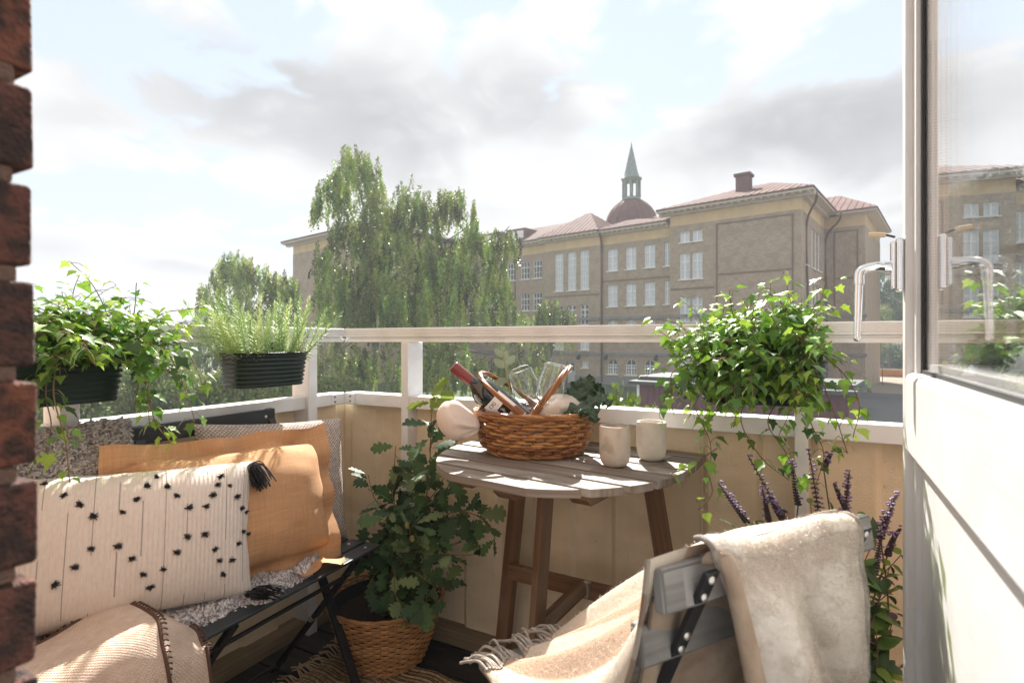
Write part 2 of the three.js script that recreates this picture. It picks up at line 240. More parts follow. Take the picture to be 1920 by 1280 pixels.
// ---------------------------------------------------------------- glazed balcony door, standing open on the right
{
  const d = thing('balcony_door', 'open white balcony door with glazed upper half and white lower panel at right', 'door', [0.1685, 0, -1.222], 0);
  d.rotation.y = -0.026; // local +z runs back to the hinges, local -x faces the room
  const T = 0.062, L = 0.98, y0 = -0.05, gb = 1.0425, top = 2.02;
  // coordinates: x 0 is the room face
  part('stile', [bb(0, T, y0, top, 0.0, 0.034, 0.006, 'y'), bb(0.012, T - 0.005, y0, top, 0.034, 0.062, 0.002, 'y')], M.white, d);
  part('stile', bb(0, T, y0, top, L - 0.09, L, 0.006, 'y'), M.white, d);
  part('rail', bb(0, T, 1.9, top, 0.064, L - 0.092, 0.006), M.white, d);
  part('rail', [bb(-0.001, T, 0.9, gb, 0.036, L - 0.092, 0.011)], M.white, d);
  part('rail', bb(0, T, y0, 0.12, 0.064, L - 0.092, 0.006), M.white, d);
  part('panel', [bb(0.021, T - 0.012, 0.121, 0.9, 0.0625, L - 0.092, 0.002)], M.white, d);
  part('gasket', [bb(0.019, 0.0232, gb + 0.0005, 1.899, 0.0625, 0.0745, 0), bb(0.019, 0.0232, gb + 0.0005, gb + 0.007, 0.0745, L - 0.093, 0)], M.rubber, d);
  const sp = [bb(0.0256, 0.0374, gb + 0.007, 1.899, 0.0635, 0.093, 0), bb(0.0256, 0.0374, gb + 0.007, gb + 0.018, 0.093, L - 0.093, 0)];
  const s = part('spacer_bar', sp, M.spacer, d);
  const hole = new THREE.BoxGeometry(0.002, 0.0018, 0.0018), holes = [];
  for (let y = gb + 0.02; y < 1.6; y += 0.0052) for (const z of [0.0937]) holes.push(mv(hole.clone(), 0.028, y, z), mv(hole.clone(), 0.035, y, z));
  part('perforation', holes, M.rubber, s, { kind: 'stuff' });
  for (const x of [0.0245, 0.0388]) part('glass_pane', bb(x - 0.0005, x + 0.0005, gb + 0.002, 1.899, 0.0632, L - 0.0925, 0), M.glass, d);
  // espagnolette handle on the room face
  const h = part('handle_plate', [bb(-0.012, -0.0002, 1.189, 1.287, 0.006, 0.032, 0.004), bb(-0.02, -0.0125, 1.195, 1.281, 0.009, 0.029, 0.003)], M.chrome, d);
  part('lever', [tube([V(-0.02, 1.235, 0.019), V(-0.045, 1.237, 0.019), V(-0.066, 1.229, 0.019), V(-0.0685, 1.205, 0.019)], 0.0085, 20, 12), tube([V(-0.0685, 1.224, 0.019), V(-0.07, 1.16, 0.019), V(-0.0715, 1.105, 0.019)], 0.0072, 14, 12, 0.8), mv(new THREE.SphereGeometry(0.0063, 12, 8), -0.0715, 1.104, 0.019), mv(new THREE.CylinderGeometry(0.011, 0.011, 0.01, 20).rotateZ(Math.PI / 2), -0.024, 1.235, 0.019)], M.chrome, h);
  part('peg', beam(V(-0.012, 1.29, 0.012), V(-0.026, 1.296, 0.008), 0.004, 0.004, 0.001), M.darkSteel, h);
  part('wooden_tip', beam(V(-0.026, 1.2955, 0.008), V(-0.052, 1.3, 0.002), 0.0085, 0.0085, 0.002), std([0.6, 0.49, 0.35], 0.6), h);
  const ph = part('pull_handle', [tube([V(0.044, 1.212, 0.335), V(0.08, 1.216, 0.335), V(0.096, 1.235, 0.335), V(0.098, 1.26, 0.335), V(0.094, 1.283, 0.335), V(0.078, 1.297, 0.335), V(0.044, 1.298, 0.335)], 0.0055, 44, 10), ...[1.212, 1.298].map((y) => mv(new THREE.CylinderGeometry(0.011, 0.011, 0.005, 18).rotateZ(Math.PI / 2), 0.0425, y, 0.335))], M.darkSteel, d);
}
// ---------------------------------------------------------------- ground outside
const GY = -3.7;
M.asphalt = std([1, 1, 1], 0.9, { map: again(tint([0.11, 0.113, 0.118], 0.72, 101, 6), [90, 90]), bumpMap: again(fineNoise, [700, 700]), bumpScale: 0.004 });
{
  const g = new THREE.PlaneGeometry(1600, 1600); g.rotateX(-Math.PI / 2); struct('ground', mv(g, 0, GY, -300), M.asphalt);
  const yard = new THREE.PlaneGeometry(60, 40); yard.rotateX(-Math.PI / 2); yard.rotateY(-0.2); struct('gravel_yard', mv(yard, 34, GY + 0.012, -74), std([0.3, 0.25, 0.2], 0.95, { bumpMap: again(fineNoise, [40, 40]), bumpScale: 0.02 }));
  const lawn = new THREE.PlaneGeometry(46, 40); lawn.rotateX(-Math.PI / 2); lawn.rotateY(-0.2); struct('lawn', mv(lawn, -34, GY + 0.012, -38), std([0.05, 0.085, 0.022], 0.95, { bumpMap: again(fineNoise, [40, 40]), bumpScale: 0.05 }));
}
// ---------------------------------------------------------------- the school across the yard
// local axes: x along the front to the right, z out of the front towards the balcony, y from the ground
const brickFar = ctex(512, (u, v) => { const row = Math.floor(v * 48), s = (row % 2) * 0.5, cx = u * 16 + s, k = hash2(Math.floor(cx) % 16, row, 14), l = fbm(u * 6, v * 6, 15, 4, 6); const c = mix3([0.37, 0.285, 0.2], [0.5, 0.41, 0.305], k); return (cx % 1) < 0.06 || ((v * 48) % 1) < 0.16 ? [0.36, 0.28, 0.2] : mix3(c, [0.32, 0.25, 0.18], sstep(0.4, 0.75, l) * 0.6); });
M.brickFar = std([1, 1, 1], 0.9, { map: again(brickFar, [0.25, 0.27]) });
M.frieze = std([1, 1, 1], 0.85, { map: again(tint([0.72, 0.54, 0.3], 0.9, 103), [0.2, 0.2]) });
M.cornice = std([0.62, 0.54, 0.43], 0.8);
M.stone = std([1, 1, 1], 0.85, { map: again(tint([0.27, 0.265, 0.26], 0.8, 105), [0.2, 0.2]) });
M.roofRed = phys([1, 1, 1], 0.8, { specularIntensity: 0.12, map: again(tint([0.2, 0.122, 0.105], 0.8, 107), [0.15, 0.15]) });
M.seam = phys([0.17, 0.1, 0.088], 0.7, { specularIntensity: 0.2 });
M.winWhite = std([0.85, 0.85, 0.84], 0.5);
M.pane = phys([0.1, 0.115, 0.13], 0.05, { specularIntensity: 1 });
M.blind = phys([0.62, 0.67, 0.72], 0.12, { clearcoat: 0.6, clearcoatRoughness: 0.03 });
M.copper = std([1, 1, 1], 0.55, { map: again(tint([0.26, 0.33, 0.29], 0.7, 109), [0.5, 0.5]), metalness: 0.2 });
M.pipe = std([0.13, 0.075, 0.055], 0.5, { metalness: 0.2 });
const BO = [-11.44, GY, -55.37], BT = -Math.atan2(0.196, 0.98);
// wall with openings: x0..x1, y0..y1, holes [x, y, w, h, arched]
function wallGeo(x0, x1, y0, y1, holes, t = 0.5) {
  const s = new THREE.Shape(); s.moveTo(x0, y0); s.lineTo(x1, y0); s.lineTo(x1, y1); s.lineTo(x0, y1); s.closePath();
  for (const [x, y, w, h, arch] of holes) { const p = new THREE.Path(); p.moveTo(x - w / 2, y); p.lineTo(x + w / 2, y); if (arch) { p.lineTo(x + w / 2, y + h - w * arch); if (arch >= 0.5) p.absarc(x, y + h - w / 2, w / 2, 0, Math.PI, false); else p.quadraticCurveTo(x, y + h + w * arch * 0.9, x - w / 2, y + h - w * arch); } else { p.lineTo(x + w / 2, y + h); p.lineTo(x - w / 2, y + h); } p.closePath(); s.holes.push(p); }
  return uvm(new THREE.ExtrudeGeometry(s, { depth: t, bevelEnabled: false, curveSegments: 8 }).translate(0, 0, -t), 'x');
}
// window filling a hole; turn = 0 faces +z; cols x rows of panes
function windowIn(parent, [x, y, w, h, arch], z, cols, rows, mat, turn = 0, z0 = 0) {
  const f = [], fw = 0.1, dz = -0.16; const bar = (a, b, c, d, t = 0.07) => f.push(new THREE.BoxGeometry(b - a, d - c, t).translate((a + b) / 2, (c + d) / 2, dz));
  const H = arch >= 0.5 ? h - w / 2 : h, e = 0.004;
  bar(-w / 2 + e, -w / 2 + fw, e, H - e); bar(w / 2 - fw, w / 2 - e, e, H - e); bar(-w / 2 + fw, w / 2 - fw, e, fw); bar(-w / 2 + fw, w / 2 - fw, H - fw, H - e);
  if (arch >= 0.5) { const ring = new THREE.RingGeometry(w / 2 - fw, w / 2 - e, 20, 1, 0, Math.PI); f.push(ring.translate(0, H, dz + 0.03)); bar(-0.03, 0.03, H, h - fw); }
  for (let i = 1; i < cols; i++) { const q = -w / 2 + (w * i) / cols, t = cols % 2 === 0 && i === cols / 2 ? 0.07 : 0.035; bar(q - t, q + t, fw, H - fw, 0.09); }
  for (let j = 1; j < rows; j++) { const q = (H * j) / rows, t = j === rows - 1 && rows > 2 ? 0.055 : 0.03; bar(-w / 2 + fw, w / 2 - fw, q - t, q + t, 0.05); }
  f.push(new THREE.BoxGeometry(w + 0.24, 0.1, 0.2).translate(0, -0.055, 0.04));
  const m = part('window', f, M.winWhite, parent); m.position.set(turn ? z0 : x, y, turn ? x : z); m.rotation.y = turn;
  const pn = arch >= 0.5 ? (() => { const s = new THREE.Shape(); s.moveTo(-w / 2, 0); s.lineTo(w / 2, 0); s.lineTo(w / 2, H); s.absarc(0, H, w / 2, 0, Math.PI, false); s.closePath(); return new THREE.ExtrudeGeometry(s, { depth: 0.02, bevelEnabled: false }).translate(0, 0, dz - 0.05); })() : new THREE.BoxGeometry(w, h, 0.02).translate(0, h / 2, dz - 0.05);
  part('pane', pn, mat, m); return m;
}
function eaves(parent, x0, x1, z, y, h, out) { // frieze is built apart; this is the boxed cornice and gutter along a front
  part('cornice', [bb(x0, x1, y - 0.16, y, z + 0.002, z + out, 0), bb(x0, x1, y - 0.42, y - 0.158, z + 0.002, z + out * 0.4, 0)], M.cornice, parent);
  part('gutter', bb(x0, x1, y + 0.002, y + 0.17, z + out - 0.12, z + out + 0.06, 0), M.roofRed, parent);
  const dent = []; for (let x = x0 + 0.3; x < x1 - 0.2; x += 0.62) dent.push(bb(x, x + 0.2, y - 0.28, y - 0.1625, z + out * 0.4 + 0.003, z + out * 0.9, 0)); part('brackets', dent, M.cornice, parent, { kind: 'stuff' });
}
// hipped roof over x0..x1, z0..z1 (outer edges); ridge along x or a point
function hip(parent, x0, x1, z0, z1, y, rise, ridgeX0, ridgeX1, ridgeZ, mat = M.roofRed, open) {
  const A = V(x0, y, z1), B = V(x1, y, z1), C = V(x1, y, z0), D = V(x0, y, z0), P = V(ridgeX0, y + rise, ridgeZ), Q = V(ridgeX1, y + rise, ridgeZ);
  const quad = (a, b, c, d) => [a, b, c, a, c, d]; const t = [...quad(A, B, Q, P), ...quad(C, D, P, Q), B, C, Q, D, A, P];
  const g = new THREE.BufferGeometry(); g.setAttribute('position', new THREE.Float32BufferAttribute(t.flatMap((v) => v.toArray()), 3)); g.computeVertexNormals(); const r = part('roof', uvm(g, 'x'), mat, parent);
  const seams = []; const up = (p, q, n) => { for (let i = 1; i < n; i++) { const a = p(i / n), b = q(i / n); if (a.distanceTo(b) > 0.3) seams.push(beam(a.add(V(0, 0.03, 0)), b.add(V(0, 0.02, 0)), 0.035, 0.045, 0)); } };
  up((k) => A.clone().lerp(B, k), (k) => { const x = lerp(x0, x1, k); const c = clamp(x, ridgeX0, ridgeX1), f = x < ridgeX0 ? (x - x0) / (ridgeX0 - x0) : x > ridgeX1 ? (x1 - x) / (x1 - ridgeX1) : 1; return V(x, y + rise * f, lerp(z1, ridgeZ, f)); }, Math.round((x1 - x0) / 0.62));
  up((k) => B.clone().lerp(C, k), (k) => { const z = lerp(z1, z0, k), f = z > ridgeZ ? (z1 - z) / (z1 - ridgeZ) : (z - z0) / (ridgeZ - z0); return V(lerp(x1, ridgeX1, f), y + rise * f, z); }, Math.round((z1 - z0) / 0.62));
  part('seams', seams, M.seam, r, { kind: 'stuff' }); return r;
}
{
  const B = thing('school_building', 'long tan brick school with red metal roofs, domed turret and pale spire', 'building', BO, BT);
  const rowA = [10.5 + 0.2, 2.15 + 0.35], W = (x, y, w, h, a) => [x, y, w, h, a];
  // middle range: four bays of windows in every storey
  const mid = []; for (const x of [-6.5, -4.33, -2.22, -0.32]) { const w = x > -1 ? 0.66 : 1.2; mid.push([W(x, 12.3, w, 2.35), 2, 3, M.blind], [W(x, 8.45, w, 2.35), 2, 3, M.blind], [W(x, 4.75, w, 2.2, 0.14), 2, 3, M.blind]); if (x < -1) mid.push([W(x, 1.15, 1.25, 1.7, 0.5), 4, 3, M.pane]); }
  part('wall', wallGeo(-7.8, 0.2, 0, 15.2, mid.map((m) => m[0])), M.brickFar, B); for (const [h, c, r, m] of mid) windowIn(B, h, 0, c, r, m);
  // stair bay with tall windows
  const bay = [...[-13.2, -11.45, -9.8].map((x) => [W(x, 10.45, 1.15, 4.35), 3, 6, M.blind]), ...[-13.2, -11.45, -9.8].map((x) => [W(x, 6.5, 1.1, 2.3, 0.14), 2, 4, M.pane]), ...[-13.2, -9.8].map((x) => [W(x, 3.75, 1.2, 1.9), 2, 3, M.blind]), [W(-9.7, 1.75, 0.85, 0.75), 2, 1, M.blind]];
  const door = W(-11.55, 0.02, 1.15, 2.4); part('wall', wallGeo(-15.3, -7.805, 0, 15.2, [...bay.map((m) => m[0]), door], 0.9).translate(0, 0, 0.4), M.brickFar, B); for (const [h, c, r, m] of bay) windowIn(B, h, 0.4, c, r, m);
  const dr = part('door', bb(-12.12, -10.98, 0.03, 2.41, 0.1, 0.2, 0.01), std([0.5, 0.55, 0.53], 0.5), B); part('door_window', bb(-11.85, -11.25, 1.35, 2.2, 0.201, 0.21, 0), M.pane, dr);
  // left range
  const left = []; for (const x of [-16.6, -18.5, -20.65, -23.0, -25.3, -27.5]) left.push([W(x, 12.25, 1.35, 2.15), 3, 3, M.pane], [W(x, 8.4, 1.35, 2.15), 3, 3, M.pane], [W(x, 4.6, 1.3, 2.2), 2, 3, M.pane]);
  part('wall', wallGeo(-46, -15.305, 0, 15.2, left.map((m) => m[0])), M.brickFar, B); for (const [h, c, r, m] of left) windowIn(B, h, 0, c, r, m);
  // right wing front
  const wing = []; for (const x of [1.72, 2.95]) wing.push([W(x, 14.35, 0.98, 1.05), 2, 1, M.blind], [W(x, 10.75, 1.02, 2.55), 2, 3, M.blind], [W(x, 6.6, 1.02, 2.45, 0.14), 2, 3, M.blind], [W(x, 2.2, 1.02, 1.9), 2, 3, M.blind]);
  part('wall', wallGeo(0.205, 11.94, 0, 16.05, wing.map((m) => m[0]), 1).translate(0, 0, 0.6), M.brickFar, B); for (const [h, c, r, m] of wing) windowIn(B, h, 0.6, c, r, m);
  // right wing side and the block that stands out behind it
  const side = []; for (const z of [-1.6, -4.3, -5.9, -7.5]) { const w = z > -2 ? 0.8 : 1.15; for (const [y, h] of [[11.5, 3.6], [6.6, 3.4], [2.2, 2.6]]) side.push([W(z, y, w, h), 2, 4, M.blind]); }
  { const g = wallGeo(-10.4, 0.1 - 0.502, 0, 16.05, side.map(([h]) => [-h[0] - 10.4 - 0.4 + 0.0, ...h.slice(1)].map((v, i) => i ? v : -10.8 - h[0]))); g.rotateY(Math.PI / 2); g.translate(11.94, 0, -10.8); const q = part('wall', g, M.brickFar, B); q.position.y = 0; for (const [h, c, r, m] of side) windowIn(B, h, 0, c, r, m, Math.PI / 2, 11.94); }
  part('wall', bb(8, 15.37, 0, 16.05, -24, -10.4, 0), M.brickFar, B);
  const wl = thing; part('wall', bb(-44, -28, 0, 15.9, 1, 16, 0), M.brickFar, B);
  // blind panels framed in darker brick
  const dk = std([0.22, 0.15, 0.1], 0.9); const frame = (x0, x1, y0, y1, z) => [bb(x0, x1, y1 - 0.12, y1, z, z + 0.06, 0), bb(x0, x0 + 0.14, y0, y1 - 0.122, z, z + 0.06, 0), bb(x1 - 0.14, x1, y0, y1 - 0.122, z, z + 0.06, 0)];
  part('brick_band', [...frame(4.75, 11.35, 7.6, 15.75, 0.602), bb(4.9, 11.2, 10.9, 11.04, 0.602, 0.65, 0), ...frame(12.7, 14.8, 7.6, 15.7, -10.398), bb(12.85, 14.64, 10.9, 11.04, -10.398, -10.35, 0), bb(-7.7, 0.15, 11.15, 11.27, 0.002, 0.05, 0), bb(0.3, 4.6, 9.75, 9.9, 0.602, 0.65, 0), bb(-15.2, -7.9, 9.8, 9.92, 0.402, 0.45, 0)], dk, B);
  for (const [x0, x1, z] of [[-7.79, 0.2, 0], [-15.3, -7.805, 0.4], [-46, -15.31, 0], [0.2, 11.95, 0.6]]) { part('belt_course', [bb(x0, x1, 7.05, 7.35, z + 0.002, z + 0.16, 0), bb(x0, x1, 3.2, 3.5, z + 0.002, z + 0.14, 0)], M.stone, B); part('plinth', x0 === -15.3 ? [bb(x0, -12.14, 0, 0.9, z + 0.002, z + 0.14, 0), bb(-10.97, x1, 0, 0.9, z + 0.002, z + 0.14, 0)] : bb(x0, x1, 0, 0.9, z + 0.002, z + 0.14, 0), M.stone, B); }
  part('belt_course', [bb(11.942, 12.1, 7.05, 7.35, -10.39, 0.59, 0), bb(12.1, 15.53, 7.05, 7.35, -10.397, -10.24, 0), bb(12.1, 15.53, 3.2, 3.5, -10.397, -10.24, 0), bb(11.942, 12.08, 3.2, 3.5, -10.39, 0.59, 0)], M.stone, B);
  // friezes under the eaves
  part('frieze', [bb(-7.8, 0.19, 15.203, 16.45, -0.4, -0.02, 0), bb(-15.28, -7.82, 15.203, 16.45, -0.3, 0.38, 0), bb(-46, -15.3, 15.203, 16.45, -0.4, -0.02, 0), bb(0.22, 11.92, 16.053, 17.35, -0.4, 0.58, 0), bb(11.42, 11.921, 16.053, 17.35, -10.38, -0.42, 0), bb(8, 15.35, 16.053, 17.2, -23.98, -10.42, 0), bb(-43.98, -28.02, 15.9025, 17.15, 1, 15.98, 0)], M.frieze, B);
  eaves(B, -7.8, -0.1, -0.02, 16.6, 1, 0.85); eaves(B, -15.7, -7.805, 0.38, 16.6, 1, 0.85); eaves(B, -46, -15.705, -0.02, 16.6, 1, 0.85); eaves(B, -0.75, 13.05, 0.58, 17.5, 1, 1.1); eaves(B, -45, -27, 15.98, 17.3, 1, 1.1);
  for (const q of [[11.93, 13.03, 17.34, 17.5, -10.4, 0.579], [11.93, 12.35, 17.08, 17.338, -10.4, 0.579], [13.04, 16.4, 17.19, 17.35, -10.4, -9.35], [15.36, 16.4, 17.19, 17.35, -24, -10.41], [-45.2, -44, 17.14, 17.3, 0, 15.97]]) part('cornice', bb(...q, 0), M.cornice, B);
  part('gutter', [bb(12.93, 13.1, 17.502, 17.66, -10.4, 1.74, 0), bb(13.1, 16.45, 17.352, 17.5, -9.4, -9.25, 0)], M.roofRed, B);
  hip(B, -0.75, 13.08, -24, 1.72, 17.66, 3.25, 5.0, 7.6, -7.5); hip(B, 7, 16.45, -25, -9.3, 17.5, 3.0, 11, 12.4, -16);
  hip(B, -8.5, 0.2, -14, 0.87, 16.75, 2.2, -8.2, 0, -6); hip(B, -15.7, -7.6, -12, 1.27, 16.76, 3.2, -11.9, -11.4, -3.6); hip(B, -46, -15.2, -14, 0.87, 16.755, 3.1, -45, -15.5, -6); hip(B, -45.3, -27, 0, 17.1, 17.46, 2.3, -38, -34, 9);
  const ch = part('chimney', [bb(5.3, 6.55, 18, 21.0, -4.6, -3.4, 0), bb(5.15, 6.7, 21.002, 21.25, -4.75, -3.25, 0)], M.roofRed, B);
  for (const [x, z, y] of [[7.6, -2.5, 18.6], [-13.3, -6, 18.6], [-4.6, -2.2, 17.2], [0.4, -4, 18.4]]) part('roof_hatch', bb(x, x + 1.1, y - 0.9, y + 0.45, z - 1, z, 0.02), M.roofRed, B);
  for (const x of [-30.6, -26.4, -22.4]) { const q = part('dormer', bb(x, x + 3.0, 16.9, 18.9, -5, -1.2, 0.02), M.roofRed, B); for (const k of [0.75, 2.2]) { const w = part('window', bb(x + k - 0.5, x + k + 0.55, 17.4, 18.6, -1.198, -1.14, 0), M.winWhite, q); } }
  for (const [x, z] of [[-7.75, 0.2], [-20.0, 0.12]]) part('downpipe', tube([V(x, 0.3, z), V(x, 8, z), V(x, 15.4, z), V(x + 0.1, 16.4, z + 0.6)], 0.09, 24, 6), M.pipe, B);
  part('downpipe', tube([V(12.1, 0.3, -1.2), V(12.1, 9, -1.2), V(12.1, 15.6, -1.2), V(12.9, 16.9, -0.5), V(13, 17.4, 0.2)], 0.1, 30, 6), M.pipe, B); part('downpipe', tube([V(12.15, 0.3, -10.15), V(12.15, 9, -10.15), V(12.15, 15.4, -10.15), V(13.3, 16.6, -9.6), V(13.5, 17.3, -9.4)], 0.1, 30, 6), M.pipe, B);
  // domed turret with lantern and spire
  const DX = -11.2, DZ = -13.7; const dome = new THREE.LatheGeometry([[3.75, 0], [3.75, 0.25], [3.55, 0.3], [3.45, 1.2], [3.1, 2.3], [2.5, 3.2], [1.75, 3.85], [1.15, 4.15], [1.12, 4.3]].map(([a, b]) => new THREE.Vector2(a, b)), 28);
  const dm = part('dome', uvm(dome.translate(DX, 19.2, DZ), 'y'), M.roofRed, B); part('drum', uvm(new THREE.CylinderGeometry(3.5, 3.5, 5, 28).translate(DX, 16.8, DZ), 'y'), M.frieze, B);
  const ribs = []; for (let i = 0; i < 20; i++) { const a = i / 20 * Math.PI * 2, P = [[3.5, 0.3], [3.4, 1.2], [3.05, 2.3], [2.45, 3.2], [1.7, 3.85], [1.1, 4.2]].map(([r, y]) => V(DX + Math.cos(a) * r, 19.22 + y, DZ + Math.sin(a) * r)); ribs.push(tube(P, 0.06, 10, 4)); } part('seams', ribs, M.seam, dm, { kind: 'stuff' });
  for (const [dx, dz] of [[-0.9, 3.3], [2.2, 3.0]]) part('dormer', bb(DX + dx - 0.6, DX + dx + 0.6, 19, 20.7, DZ + dz - 1, DZ + dz + 0.3, 0.02), M.roofRed, B);
  const lan = part('lantern', [new THREE.CylinderGeometry(1.25, 1.3, 0.35, 8).translate(DX, 23.55, DZ), new THREE.CylinderGeometry(1.45, 1.25, 0.3, 8).translate(DX, 26.1, DZ), new THREE.CylinderGeometry(0.25, 0.25, 2.3, 8).translate(DX, 24.85, DZ)], M.copper, B);
  for (let i = 0; i < 8; i++) { const a = (i + 0.5) / 8 * Math.PI * 2; part('column', new THREE.CylinderGeometry(0.15, 0.17, 2.25, 8).translate(DX + Math.cos(a) * 1.08, 24.83, DZ + Math.sin(a) * 1.08), M.copper, lan); }
  part('spire', uvm(new THREE.LatheGeometry([[1.4, 0], [1.1, 0.25], [0.84, 1.1], [0.45, 2.9], [0.12, 4.3], [0.05, 4.5], [0.11, 4.62], [0.02, 4.72], [0.02, 5.1]].map(([a, b]) => new THREE.Vector2(a, b)), 8).translate(DX, 26.25, DZ), 'y'), M.copper, B);
  for (const [x, y] of [[-10.4, 2.85], [-6.9, 2.9], [-1.2, 2.95]]) part('wall_lamp', [mv(new THREE.SphereGeometry(0.22, 10, 8), x, y, 0.75), bb(x - 0.05, x + 0.05, y + 0.1, y + 0.35, 0.41, 0.75, 0)], M.blackSteel, B);
}
// ---------------------------------------------------------------- shed and yard
{
  const p = at(1196, 772, 27), s = thing('shed', 'low maroon shed with dark flat roof in the yard behind the right planter', 'shed', [p.x, GY, p.z], BT + 0.03);
  part('wall', uvm(bb(0.1, 9, 0, 2.62, -4, 0, 0), 'x'), std([0.15, 0.07, 0.075], 0.7), s); part('corner_post', bb(-0.02, 0.098, 0, 2.62, -0.1, 0.06, 0), M.winWhite, s);
  part('roof', [bb(-0.35, 9.3, 2.625, 2.8, -4.3, 0.35, 0.01), bb(-0.2, 9.2, 2.802, 3.0, -4.2, -0.4, 0.01)], std([0.075, 0.085, 0.08], 0.7), s);
  const ribs = []; for (let x = 0.5; x < 9; x += 0.3) ribs.push(bb(x, x + 0.06, 0.05, 2.6, 0.001, 0.03, 0)); part('wall_battens', ribs, std([0.13, 0.06, 0.065], 0.7), s, { kind: 'stuff' });
}
{
  const p = at(1608, 712, 74), w = thing('planter_wall', 'low orange timber planter wall in the sunny yard beyond the school', 'planter wall', [p.x, GY, p.z], -0.35);
  for (let k = 0; k < 3; k++) part('plank', bb(0, 13, 0.02 + k * 0.32, 0.33 + k * 0.32, -0.3, 0, 0.01), std([0.5, 0.24, 0.08], 0.75), w); part('soil', bb(0.1, 12.9, 0.5, 0.9, -4, -0.31, 0), M.soil, w);
  const q = at(1655, 720, 58), f = thing('mesh_fence', 'thin grey mesh fence on posts in the shaded yard at right', 'fence', [q.x, GY, q.z], -0.3);
  for (let k = 0; k < 5; k++) part('post', mv(new THREE.CylinderGeometry(0.035, 0.035, 2, 8), k * 2.2, 1, 0), M.darkSteel, f);
  for (let k = 0; k < 4; k++) { const wr = []; for (let i = 0; i <= 14; i++) wr.push(bb(k * 2.2 + 0.05 + i * 0.15 - 0.006, k * 2.2 + 0.05 + i * 0.15 + 0.006, 0.1, 1.9, -0.006, 0.006, 0)); for (let j = 0; j < 8; j++) wr.push(bb(k * 2.2, k * 2.2 + 2.2, 0.1 + j * 0.25, 0.115 + j * 0.25, 0.007, 0.015, 0)); part('mesh_panel', wr, M.darkSteel, f); }
}
// people far off in the yard: one smooth body each, seated or standing
function person(label, pos, turn, pose, top, low, skin = [0.5, 0.32, 0.22]) {
  const o = thing('person', label, 'person', pos, turn); const sit = pose === 'sit';
  const J = sit ? { hip: [0, 0.5, 0], chest: [0, 0.92, -0.04], neck: [0, 1.12, -0.02], head: [0, 1.27, 0.02], knee: [0.11, 0.52, 0.42], foot: [0.11, 0.06, 0.46], toe: [0.12, 0.04, 0.6], sh: [0.19, 1.05, -0.02], el: [0.26, 0.8, 0.06], ha: [0.14, 0.62, 0.3] } : { hip: [0, 0.95, 0], chest: [0, 1.3, 0], neck: [0, 1.5, 0.01], head: [0, 1.66, 0.03], knee: [0.1, 0.5, 0.04], foot: [0.11, 0.08, -0.02], toe: [0.13, 0.04, 0.14], sh: [0.2, 1.43, 0], el: [0.27, 1.15, -0.02], ha: [0.28, 0.9, 0.08] };
  const flip = (p, s) => [p[0] * s, p[1], p[2]], segs = []; const seg = (a, b, ra, rb) => segs.push([V(...a), V(...b), ra, rb]);
  seg(J.hip, J.chest, 0.15, 0.17); seg(J.chest, J.neck, 0.15, 0.06); seg(J.neck, J.head, 0.055, 0.1); seg(J.head, J.head, 0.11, 0.11);
  for (const s of [-1, 1]) { seg(flip([0.09, J.hip[1], 0], s), flip(J.knee, s), 0.095, 0.06); seg(flip(J.knee, s), flip(J.foot, s), 0.06, 0.04); seg(flip(J.foot, s), flip(J.toe, s), 0.045, 0.035); seg(flip(J.sh, s), flip(J.el, s), 0.06, 0.042); seg(flip(J.el, s), flip(J.ha, s), 0.042, 0.03); seg(flip([0.02, J.chest[1], 0], s), flip(J.sh, s), 0.12, 0.06); }
  const d = (p) => { let k = 0; for (const [a, b, ra, rb] of segs) { const ab = b.clone().sub(a), l = ab.lengthSq(), t = l ? clamp(p.clone().sub(a).dot(ab) / l) : 0, q = p.distanceTo(a.clone().addScaledVector(ab, t)) - lerp(ra, rb, t); k += Math.exp(-q * 40); } return -Math.log(k) / 40; };
  // marching along rays from the body's axis is enough for a figure a few pixels tall
  const parts = segs.map(([a, b, ra, rb]) => { const g = new THREE.CapsuleGeometry(1, 1, 4, 8); const p = g.attributes.position, len = a.distanceTo(b), dir = len ? b.clone().sub(a).normalize() : V(0, 1, 0), q = new THREE.Quaternion().setFromUnitVectors(V(0, 1, 0), dir); for (let i = 0; i < p.count; i++) { let y = p.getY(i); const top = y > 0, r = top ? rb : ra, c = V(p.getX(i) * r, (top ? y - 0.5 : y + 0.5) * r, p.getZ(i) * r).applyQuaternion(q).add(top ? b : a); p.setXYZ(i, c.x, c.y, c.z); } g.computeVertexNormals(); return g; });
  const body = merge(parts), bp = body.attributes.position, col = new Float32Array(bp.count * 3); for (let i = 0; i < bp.count; i++) { const y = bp.getY(i), x = Math.abs(bp.getX(i)); const c = y > J.neck[1] - 0.02 ? (y > J.head[1] + 0.05 ? [0.04, 0.025, 0.02] : skin) : y > J.hip[1] - 0.06 ? top : y < 0.1 ? [0.03, 0.03, 0.03] : low; col.set(c, i * 3); } body.setAttribute('color', new THREE.BufferAttribute(col, 3));
  part('body', body, std([1, 1, 1], 0.85, { vertexColors: true }), o); return o;
}
